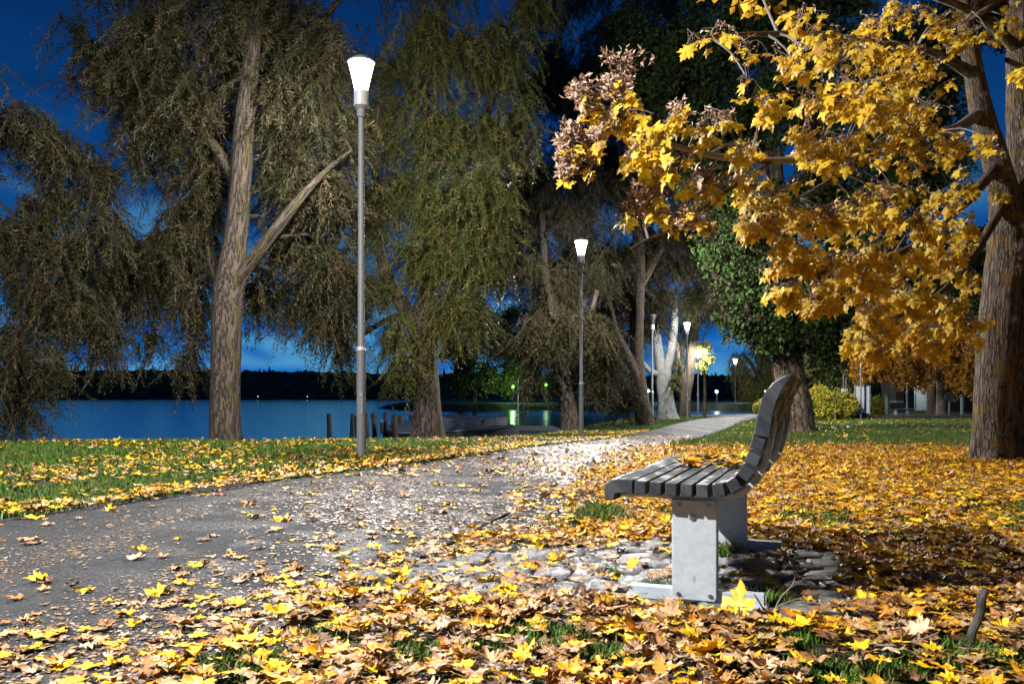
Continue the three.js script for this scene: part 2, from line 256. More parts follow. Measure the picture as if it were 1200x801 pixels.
// crown made of blobs [px, py, rx, ry, distance, depth radius (m), pieces]: side branches reach each blob, shoots hang from twigs in it
function crownOf(tree, limbs, blobs, { pieces, mat, tints, seed, barkM, scale = [0.8, 1.3], lean = 0.5, twigR = 0.012, reach = 0.035, dense = 1, twigs = 7 }) {
  const R = rng(seed), smp = limbs.flatMap((l) => sampleLimb(l, 14)), fine = [], lists = pieces.map(() => []);
  for (const [px, py, rx, ry, d, rd, n] of blobs) {
    const c = P(px, py, d), r = V(rx / F * d, ry / F * d, rd), from = nearestOn(smp, c), far = from.p.distanceTo(c);
    if (far > 0.3) { const mid = from.p.clone().lerp(c, 0.5).add(V((R() - 0.5) * 0.3 * far, 0.16 * far, (R() - 0.5) * 0.3 * far)), br = [{ p: from.p, r: Math.min(from.r * 0.7, reach) }, { p: mid, r: Math.min(from.r * 0.5, reach * 0.7) }, { p: c, r: reach * 0.3 }]; part('branch', tube(br, { sides: 6, step: 0.3, rough: 0.15, seed }), barkM, tree); }
    const ends = [];
    for (let k = 0; k < twigs; k++) { const e = c.clone().add(inBall(R).normalize().multiply(r).multiplyScalar(0.55 + 0.4 * R())), m = c.clone().lerp(e, 0.5).add(V((R() - 0.5) * 0.2, 0.15 * r.y, (R() - 0.5) * 0.2)); fine.push(tube([{ p: c, r: twigR }, { p: m, r: twigR * 0.7 }, { p: e, r: twigR * 0.3 }], { sides: 4, step: 0.35 })); ends.push([c, m, e]); }
    for (let k = 0; k < n * dense; k++) {
      let p;
      if (k % 3 && ends.length) { const [a, m, e] = ends[Math.floor(R() * ends.length)], t = 0.25 + 0.75 * Math.sqrt(R()); p = t < 0.5 ? a.clone().lerp(m, t * 2) : m.clone().lerp(e, t * 2 - 1); p.add(inBall(R).multiply(r).multiplyScalar(0.22)); }
      else p = c.clone().add(inBall(R).multiply(r));
      const w = Math.floor(R() * pieces.length), tint = tints[Math.floor(R() * tints.length)], b = 0.7 + 0.6 * R();
      lists[w].push({ m: M4(p, eul((R() - 0.5) * lean * 2, R() * 6.283, (R() - 0.5) * lean * 2), lerp(scale[0], scale[1], R())), c: lin(tint[0] * b, tint[1] * b, tint[2] * b) });
    }
  }
  const crown = new THREE.Group(); crown.name = 'crown'; tree.add(crown);
  part('twigs', merge(fine), twigMat, crown).userData.kind = 'stuff';
  lists.forEach((l, i) => { if (l.length) instanced('foliage', pieces[i], mat, l, crown).userData.kind = 'stuff'; });
  return crown;
}
// a tree whose geometry is given in world space; its group stands at the foot
function treeAt(name, label, foot, group) { const t = thing(name, label, 'tree', [0, 0, 0], 0, group); t.userData.foot = undefined; delete t.userData.foot; return t; }
function settle(t, foot) { for (const c of t.children) c.position.sub(foot); t.position.copy(foot); }

const BANK_TREES = 'willows along the lake bank';
function bigTree(name, label, group, { limbs, blobs, barkM, opt }) {
  const t = thing(name, label, 'tree', [0, 0, 0], 0, group), L = limbs.map(limb);
  const [x0, , d0] = limbs[0][0], X = (x0 - 600) / F * d0, foot = V(X, H(X, d0), -d0);
  L[0][0].p.y = foot.y - 0.12;
  part('trunk', tube(L[0], { sides: 28, step: 0.12, rough: 0.14, flare: opt.flare ?? 0.4, seed: opt.seed }), barkM, t);
  L.slice(1).forEach((l, i) => part('limb', tube(l, { sides: 14, step: 0.16, rough: 0.12, seed: opt.seed + i }), barkM, t));
  crownOf(t, L, blobs, { barkM, ...opt });
  settle(t, foot); return t;
}
const W_DRY = [[0.036, 0.029, 0.013], [0.029, 0.028, 0.011], [0.046, 0.034, 0.015], [0.026, 0.029, 0.01]], W_GREEN = [[0.078, 0.082, 0.018], [0.062, 0.068, 0.018], [0.1, 0.085, 0.023], [0.05, 0.056, 0.016]];

bigTree('willow_tree', 'big willow with mossy straight trunk and one bare limb rising beside the tall lamp', BANK_TREES, {
  barkM: willowBark,
  limbs: [
    [[263, 514, 14.5, 17.5], [263, 470, 14.5, 16.5], [264, 420, 14.5, 17], [266, 360, 14.5, 17.5], [269, 325, 14.5, 17], [275, 285, 14.5, 14], [281, 220, 14.5, 12], [286, 150, 14.5, 12], [294, 70, 14.5, 9.5], [301, 0, 14.6, 8], [306, -90, 14.8, 6], [300, -190, 15, 4]],
    [[273, 345, 14.5, 9], [284, 322, 14.4, 8], [302, 296, 14.2, 7.2], [328, 262, 14, 6.6], [350, 234, 13.9, 5.2], [366, 216, 14, 3.8], [386, 196, 14.2, 2.6], [412, 176, 14.6, 1.6]],
    [[262, 345, 14.5, 9], [253, 318, 14.7, 7], [247, 296, 14.9, 6], [244, 268, 15.2, 5], [228, 230, 15.6, 4]],
    [[264, 330, 14.6, 8], [240, 315, 14.9, 5], [200, 300, 15.2, 4], [150, 308, 15.5, 3.2], [100, 340, 15.7, 2.6], [70, 390, 15.8, 2]],
    [[280, 215, 14.5, 8], [250, 170, 14.8, 5.5], [205, 130, 15.2, 4.2], [150, 100, 15.6, 3]],
    [[290, 130, 14.5, 7], [330, 70, 15.2, 5], [380, 20, 15.8, 4], [430, -40, 16.2, 3]],
  ],
  blobs: [
    [200, 60, 55, 60, 15.2, 1.3, 260], [260, 40, 50, 65, 15, 1.4, 260], [320, 30, 55, 60, 15.4, 1.4, 260], [370, 60, 50, 60, 15.3, 1.2, 220], [150, 90, 45, 60, 15.6, 1.2, 200], [110, 60, 40, 45, 15.8, 1.1, 110],
    [230, 130, 50, 55, 15.3, 1.2, 240], [180, 160, 40, 50, 15.4, 1, 150], [330, 120, 50, 55, 15.2, 1.2, 240], [385, 140, 40, 60, 15, 1.1, 200], [250, 200, 30, 45, 15.2, 0.8, 130], [225, 235, 35, 40, 15.3, 0.8, 150],
    [330, 190, 35, 40, 15.4, 1, 150], [375, 220, 45, 45, 15, 1.1, 200], [345, 280, 40, 45, 15.3, 1, 170], [390, 300, 35, 45, 15.2, 0.9, 150], [310, 330, 30, 35, 15.6, 0.8, 90], [350, 350, 30, 30, 15.4, 0.7, 80], [390, 365, 26, 26, 15.2, 0.7, 70],
    [215, 290, 35, 38, 15.1, 0.8, 170], [170, 300, 35, 40, 15.4, 0.8, 160], [225, 350, 20, 40, 14.8, 0.5, 70], [222, 410, 10, 22, 14.7, 0.35, 22], [175, 345, 22, 28, 15.4, 0.6, 60], [130, 330, 30, 40, 15.6, 0.7, 110], [180, 400, 10, 25, 15.4, 0.3, 16],
    [300, -60, 120, 60, 15.5, 2.2, 300], [180, -20, 70, 50, 15.6, 1.5, 170],
  ],
  opt: { pieces: strands, mat: willowLeaf, tints: W_DRY, seed: 501, dense: 1.6, lean: 0.8, flare: 0.25, twigs: 6 },
});
bigTree('willow_tree', 'willow whose drooping shoots trail almost to the grass over the open lake', BANK_TREES, {
  barkM: willowBark,
  limbs: [
    [[-150, 530, 13.2, 24], [-148, 460, 13.2, 21], [-140, 380, 13.3, 19], [-125, 280, 13.4, 15], [-110, 160, 13.6, 11], [-100, 40, 13.8, 7]],
    [[-140, 380, 13.3, 12], [-80, 320, 13.5, 9], [-10, 300, 13.8, 6], [60, 315, 14, 4.5], [110, 350, 14.2, 3]],
    [[-125, 290, 13.4, 11], [-70, 200, 13.8, 8], [0, 165, 14.2, 5.5], [60, 185, 14.6, 4], [110, 210, 14.8, 2.6]],
    [[-140, 400, 13.3, 10], [-60, 380, 13.2, 7], [0, 392, 13.2, 4], [40, 420, 13.2, 2.5]],
  ],
  blobs: [
    [20, 140, 40, 35, 14.3, 0.9, 110], [70, 170, 40, 40, 14.6, 0.9, 140], [110, 200, 35, 40, 14.8, 0.8, 120], [60, 235, 40, 35, 14.5, 0.8, 130], [20, 275, 35, 35, 14, 0.8, 110], [80, 290, 40, 35, 14.2, 0.8, 150], [120, 270, 28, 35, 14.6, 0.7, 100],
    [40, 340, 45, 40, 13.8, 0.8, 170], [90, 360, 40, 40, 14.2, 0.8, 160], [130, 385, 28, 34, 14.4, 0.6, 90], [22, 400, 30, 34, 13.3, 0.6, 110], [58, 422, 20, 24, 13.4, 0.4, 44], [10, 450, 18, 30, 13.2, 0.4, 50], [28, 472, 9, 18, 13.2, 0.3, 14], [4, 490, 10, 16, 13.1, 0.3, 12],
    [-60, 250, 80, 120, 13.8, 1.4, 160], [-60, 100, 70, 80, 14, 1.4, 80],
  ],
  opt: { pieces: strands, mat: willowLeaf, tints: W_DRY, seed: 502, dense: 1.15, lean: 0.8, twigs: 6 },
});
bigTree('willow_tree', 'willow with dark forking trunk in front of the covered boat, green shoots lit pale', BANK_TREES, {
  barkM: willowBark,
  limbs: [
    [[501, 512, 18, 19], [500, 470, 18, 16], [498, 430, 18, 15.5], [497, 395, 18, 16], [499, 365, 18, 13], [508, 320, 18.1, 10], [520, 270, 18.3, 8.5], [536, 215, 18.6, 7.5], [560, 160, 19, 6], [580, 100, 19.3, 4.6], [600, 20, 19.6, 3]],
    [[496, 405, 18, 11], [482, 375, 18, 9.5], [466, 348, 17.8, 8.5], [452, 318, 17.7, 7], [442, 270, 17.6, 5.5], [440, 200, 17.6, 4.5], [445, 120, 17.8, 3.5]],
    [[462, 340, 17.8, 6], [440, 332, 17.4, 5], [412, 328, 17.2, 4], [380, 335, 17, 3]],
    [[486, 362, 18, 4], [450, 376, 17.6, 3], [420, 396, 17.4, 2.2], [390, 420, 17.2, 1.6]],
    [[520, 265, 18.3, 7], [508, 200, 18.5, 5], [500, 120, 18.8, 4], [505, 40, 19, 3]],
  ],
  blobs: [
    [470, 60, 55, 60, 18.6, 1.5, 230], [530, 60, 55, 60, 19, 1.5, 230], [590, 70, 45, 60, 19.3, 1.3, 190], [440, 140, 40, 50, 18.2, 1.1, 160], [500, 150, 50, 50, 18.6, 1.2, 210], [560, 160, 45, 50, 18.8, 1.2, 220], [610, 150, 30, 45, 19.2, 1, 100],
    [460, 220, 40, 40, 18.2, 1, 150], [520, 230, 45, 40, 18, 1.1, 220], [570, 230, 36, 45, 18, 1, 220], [430, 260, 30, 35, 17.9, 0.8, 90], [500, 290, 36, 36, 17.6, 0.9, 170], [548, 300, 40, 45, 17.6, 0.9, 250], [585, 290, 22, 40, 17.9, 0.7, 90], [530, 350, 30, 30, 17.5, 0.7, 130], [555, 360, 22, 26, 17.6, 0.6, 80], [515, 378, 14, 16, 17.5, 0.4, 34],
    [430, 330, 34, 24, 17.4, 0.7, 70], [400, 350, 26, 24, 17.2, 0.6, 60], [470, 390, 20, 30, 17.3, 0.5, 60], [472, 425, 12, 22, 17.2, 0.4, 36], [398, 405, 16, 18, 17.1, 0.4, 26],
    [500, -40, 100, 50, 19, 2, 200], [620, 10, 50, 60, 19.6, 1.3, 150],
  ],
  opt: { pieces: strands, mat: willowLeaf, tints: W_GREEN, seed: 503, dense: 1.6, lean: 0.8, flare: 0.3, twigs: 6 },
});
bigTree('willow_tree', 'short leaning willow with pale-footed trunk behind the slim lamp', BANK_TREES, {
  barkM: willowBark,
  limbs: [
    [[669, 508, 27, 12], [666, 480, 27, 9.5], [661, 455, 27, 9], [657, 430, 27, 8.5], [655, 405, 27, 7], [650, 370, 27.3, 5], [640, 320, 27.8, 4], [635, 250, 28.4, 3]],
    [[658, 435, 27, 6], [672, 405, 26.8, 4.5], [690, 375, 26.6, 3.5], [700, 340, 26.6, 2.5]],
    [[656, 425, 27, 5], [640, 400, 26.8, 3.5], [622, 385, 26.6, 2.5]],
  ],
  blobs: [
    [640, 380, 28, 24, 26.6, 0.9, 150], [670, 370, 26, 22, 26.6, 0.9, 140], [698, 385, 22, 26, 26.8, 0.8, 120], [625, 405, 20, 24, 26.4, 0.7, 90], [650, 410, 14, 14, 26.2, 0.5, 40], [715, 420, 18, 30, 27, 0.7, 90], [700, 440, 16, 24, 27.2, 0.6, 50], [640, 330, 40, 40, 28.2, 1.4, 150], [690, 320, 40, 40, 28.5, 1.4, 150], [620, 440, 12, 20, 26.4, 0.5, 26], [640, 250, 50, 50, 29, 1.8, 160], [700, 240, 50, 60, 29.5, 1.8, 160],
  ],
  opt: { pieces: strands, mat: willowLeaf, tints: W_DRY, seed: 504, dense: 1.7, lean: 0.8, flare: 0.3, twigs: 5, scale: [0.9, 1.5] },
});
bigTree('willow_tree', 'tall dark willow leaning over the path edge beside the unlit lamp', BANK_TREES, {
  barkM: willowBark,
  limbs: [
    [[757, 503, 35, 12], [752, 470, 35, 9], [747, 430, 35, 8.5], [746, 380, 35, 8], [748, 320, 35, 7.5], [748, 240, 35, 7], [745, 140, 35, 6], [740, 20, 35, 4]],
    [[749, 450, 35, 7], [735, 415, 34.6, 5.5], [722, 390, 34.2, 4.5], [712, 350, 34, 3.5], [690, 290, 34, 3]],
    [[747, 340, 35, 6], [780, 280, 35.5, 4], [810, 220, 36, 3]],
    [[748, 260, 35, 6], [700, 190, 35.5, 4], [660, 120, 36, 3]],
  ],
  blobs: [
    [700, 420, 26, 36, 34, 1.2, 130], [730, 450, 14, 30, 34.4, 0.8, 50], [690, 300, 50, 60, 35, 2.2, 230], [640, 200, 55, 60, 36, 2.4, 230], [700, 180, 55, 60, 36, 2.4, 240], [760, 200, 50, 60, 36, 2.4, 240], [810, 180, 45, 60, 36.5, 2.2, 200], [660, 80, 60, 60, 36.5, 2.5, 230], [730, 70, 60, 60, 36, 2.5, 240], [800, 80, 55, 60, 36.5, 2.5, 220], [820, 270, 40, 50, 37, 2, 160], [770, 290, 40, 40, 36.5, 1.8, 140], [840, 330, 30, 40, 38, 1.5, 80], [740, -20, 120, 50, 36, 3, 230], [650, 330, 40, 40, 36, 2, 120], [725, 340, 30, 40, 37, 1.8, 110], [705, 390, 26, 36, 37.5, 1.5, 90], [770, 350, 22, 40, 38, 1.5, 70], [610, 300, 36, 50, 37, 1.8, 100], [585, 380, 24, 34, 37, 1.4, 50], [620, 250, 40, 50, 37, 2, 120], [560, 230, 40, 60, 38, 2, 90], [700, 120, 60, 60, 38, 2.4, 140], [770, 130, 50, 60, 38, 2.4, 140],
  ],
  opt: { pieces: strands, mat: willowLeaf, tints: W_DRY, seed: 505, dense: 3.2, lean: 0.9, twigs: 5, scale: [1.2, 2.0], flare: 0.3 },
});
bigTree('willow_tree', 'pale-barked willow forking into two bleached limbs behind the lit lamp', BANK_TREES, {
  barkM: paleBark,
  limbs: [
    [[783, 492, 48, 12], [780, 470, 48, 9.5], [777, 450, 48, 9], [777, 436, 48, 9.5], [773, 420, 48, 6], [771, 400, 48, 4.5], [767, 375, 48, 3.8], [764, 350, 48, 3]],
    [[777, 440, 48, 7], [784, 420, 47.8, 5.2], [789, 395, 47.6, 4.6], [791, 370, 47.5, 4], [790, 346, 47.5, 3.6]],
    [[776, 440, 48, 4.5], [762, 434, 47.6, 3], [753, 424, 47.3, 2.2]],
  ],
  blobs: [[760, 345, 26, 20, 49, 1.4, 70], [800, 350, 22, 26, 49, 1.4, 70], [756, 395, 10, 26, 49, 0.8, 36], [790, 445, 7, 14, 47.4, 0.5, 14], [805, 340, 14, 10, 46.5, 0.6, 20], [770, 300, 50, 40, 50, 2.5, 130]],
  opt: { pieces: strands, mat: willowLeaf, tints: W_GREEN, seed: 506, dense: 1.5, lean: 0.8, twigs: 4, scale: [1.2, 1.9], flare: 0.25 },
});
bigTree('willow_tree', 'grey willow trunk spreading upward between the lit lamp and its small neighbour', BANK_TREES, {
  barkM: willowBark,
  limbs: [
    [[802, 489, 54, 8], [803, 470, 54, 6.5], [805, 450, 54, 7], [810, 420, 54, 6], [814, 385, 54, 5], [816, 340, 54, 4]],
    [[803, 460, 54, 4], [796, 430, 54, 3], [793, 400, 54, 2.5]],
  ],
  blobs: [[805, 400, 18, 30, 55, 1.4, 60], [820, 360, 24, 26, 55, 1.6, 70], [795, 430, 8, 18, 54, 0.6, 20], [830, 330, 30, 30, 56, 2, 70]],
  opt: { pieces: strands, mat: willowLeaf, tints: W_DRY, seed: 507, dense: 1.8, lean: 0.8, twigs: 4, scale: [1.4, 2.2], flare: 0.3 },
});
bigTree('willow_tree', 'far willow with pale lit shoots beyond the bend of the path', BANK_TREES, {
  barkM: willowBark,
  limbs: [[[893, 484, 82, 5], [892, 460, 82, 4], [890, 430, 82, 3.4], [888, 390, 82, 2.6]], [[892, 450, 82, 3], [880, 425, 81, 2.2], [870, 415, 81, 1.6]]],
  blobs: [[872, 430, 16, 22, 80, 1.8, 110], [885, 455, 18, 16, 80, 1.8, 100], [900, 440, 18, 24, 82, 2, 100], [890, 400, 26, 24, 84, 2.6, 120], [862, 425, 6, 16, 80, 0.8, 24]],
  opt: { pieces: strands, mat: willowLeaf, tints: W_GREEN, seed: 508, dense: 1.5, lean: 0.8, twigs: 4, scale: [1.6, 2.6] },
});

// ---------------------------------------------------------------- maple leaves
const HALF = [[0.015, 0], [0.1, -0.03], [0.2, -0.06], [0.34, -0.12], [0.35, -0.01], [0.31, 0.07], [0.25, 0.13], [0.4, 0.14], [0.53, 0.19], [0.46, 0.28], [0.6, 0.43], [0.43, 0.42], [0.33, 0.455], [0.17, 0.4], [0.21, 0.54], [0.275, 0.655], [0.165, 0.67], [0.11, 0.81], [0, 1]];
function mapleLeaf(seed, { fold = 0.15, curl = 0.15, wave = 0.06, stem = true, coarse = false, ragged = 0.08 } = {}) {
  const R = rng(seed), half = coarse ? HALF.filter((_, i) => [0, 3, 6, 8, 10, 13, 15, 18].includes(i)) : HALF;
  const out = [...half.map(([x, y]) => [x, y]), ...half.slice(0, -1).reverse().map(([x, y]) => [-x, y])].map(([x, y]) => [x * (1 - ragged + 2 * ragged * R()) + (R() - 0.5) * ragged * 0.3, y + (R() - 0.5) * ragged * 0.5]);
  const n = out.length, c = [0, 0.24], ph = R() * 6.28, ph2 = R() * 6.28, asym = (R() - 0.5) * 1.2, pos = [], uv = [], idx = [];
  const lift = (x, y) => { const r = Math.hypot(x, y - 0.24); return fold * Math.abs(x) * (1 + asym * Math.sign(x)) + curl * r * r * (0.6 + 0.8 * Math.sin(2 * Math.atan2(x, y - 0.24) + ph)) * 2 + wave * Math.sin(x * 9 + ph) * Math.sin(y * 8 + ph2) * Math.min(1, r * 3); };
  const add = (x, y) => { pos.push(x, lift(x, y), -(y - 0.2)); uv.push(x / 1.3 + 0.5, (y + 0.15) / 1.2); };
  add(c[0], c[1]);
  for (const k of coarse ? [1] : [0.52, 1]) for (const [x, y] of out) add(lerp(c[0], x, k), lerp(c[1], y, k));
  for (let i = 0; i < n; i++) { const j = (i + 1) % n; idx.push(0, 1 + i, 1 + j); if (!coarse) idx.push(1 + i, 1 + n + i, 1 + n + j, 1 + i, 1 + n + j, 1 + j); }
  const g = new THREE.BufferGeometry(); g.setAttribute('position', new THREE.Float32BufferAttribute(pos, 3)); g.setAttribute('uv', new THREE.Float32BufferAttribute(uv, 2)); g.setIndex(idx); g.computeVertexNormals();
  if (!stem) return g;
  const bend = (R() - 0.5) * 0.5, st = tube([{ p: V(0, lift(0, 0), 0.2), r: 0.009 }, { p: V(bend * 0.3, 0.03 + 0.05 * R(), 0.42), r: 0.008 }, { p: V(bend, 0.05 + 0.2 * R(), 0.75), r: 0.011 }], { sides: 3, step: 0.28 });
  return merge([g, st]);
}
const leafTexOf = (seed, spot, edge) => tex(256, 256, (u, v) => {
  const x = (u - 0.5) * 1.3, y = v * 1.2 - 0.15; let vein = 0;
  for (const [tx, ty] of [[0, 1], [0.6, 0.43], [-0.6, 0.43], [0.34, -0.12], [-0.34, -0.12]]) { const l = Math.hypot(tx, ty), t = Math.max(0, Math.min(1, (x * tx + y * ty) / (l * l))), q = Math.abs(x * ty - y * tx) / l; if (t > 0 && t < 1) { vein = Math.max(vein, sstep(0.018, 0.006, q)); const s = (t * l * 11) % 1; vein = Math.max(vein, 0.5 * sstep(0.16, 0.05, Math.abs(s - q * 6 % 1)) * sstep(0.2, 0.02, q)); } }
  const a = fbm(u * 7, v * 7, 7, 7, seed, 5), b = fbm(u * 24, v * 24, 24, 24, seed + 4, 3), r = Math.hypot(x, y - 0.25);
  let c = mixc([1, 1, 1], [0.92, 0.87, 0.78], sstep(0.4, 0.7, a)); c = mixc(c, [0.45, 0.27, 0.14], sstep(0.62, 0.78, 0.6 * a + 0.4 * b) * spot); c = mixc(c, [0.62, 0.4, 0.2], sstep(0.42, 0.62, r + (b - 0.5) * 0.3) * edge);
  return mixc(c, [1, 0.97, 0.8], vein * 0.5).map((k) => k * (0.9 + 0.2 * b));
});
const leafTexA = leafTexOf(301, 0.16, 0.1), leafTexB = leafTexOf(311, 0.9, 0.6);
const litterLeaves = [[0.05, 0.05, 0.05], [-0.1, 0.07, 0.07], [0.16, 0.04, 0.06], [0.05, 0.13, 0.1], [-0.18, 0.1, 0.13], [0.28, 0.09, 0.1], [0.55, 0.1, 0.12], [-0.1, 0.2, 0.18]].map(([fold, curl, wave], i) => mapleLeaf(800 + i * 13, { fold, curl, wave, ragged: 0.09 + 0.03 * (i % 4) }));
const farLitter = [0, 1, 2].map((i) => mapleLeaf(860 + i * 7, { fold: [0.15, -0.2, 0.35][i], curl: 0.2, stem: false, coarse: true }));
const treeLeaves = [[-0.12, -0.12, 0.04], [-0.2, -0.2, 0.06], [0.12, -0.22, 0.05], [-0.3, -0.1, 0.06]].map(([fold, curl, wave], i) => mapleLeaf(900 + i * 17, { fold, curl, wave, stem: false }));
const COLORS = {
  yellow: [0.84, 0.58, 0.03], golden: [0.76, 0.42, 0.022], orange: [0.6, 0.26, 0.03], tan: [0.45, 0.29, 0.15], pale: [0.54, 0.41, 0.28], brown: [0.26, 0.145, 0.08], russet: [0.38, 0.19, 0.075], dark: [0.09, 0.05, 0.028],
};
const WORDS = { yellow: 'bright yellow', golden: 'golden yellow', orange: 'orange', tan: 'tan', pale: 'pale cream', brown: 'brown', russet: 'russet brown', dark: 'dark rotting' };
const leafMatOf = (map, rough, extra = {}) => new THREE.MeshPhysicalMaterial({ map, roughness: rough, specularIntensity: 0.7, ...extra });
const litterMat = leafMatOf(leafTexB, 0.5), litterInst = leafMatOf(leafTexB, 0.5);
const singleMats = Object.fromEntries(Object.entries(COLORS).map(([k, c]) => [k, [0.85, 1.1].map((b) => leafMatOf(k === 'yellow' || k === 'golden' ? leafTexA : leafTexB, 0.48, { color: lin(...c.map((v) => Math.min(0.9, v * b))) }))]));
const treeLeafMats = [[0.86, 0.64, 0.035], [0.84, 0.55, 0.03], [0.9, 0.71, 0.07], [0.64, 0.39, 0.07]].map((c) => leafMatOf(leafTexA, 0.6, { color: lin(...c), transmission: 0.3, thickness: 0 }));
const treeLeafInst = leafMatOf(leafTexA, 0.6, { transmission: 0.3, thickness: 0 });
const keyMat = new THREE.MeshPhysicalMaterial({ color: lin(1, 1, 1), roughness: 0.5 });

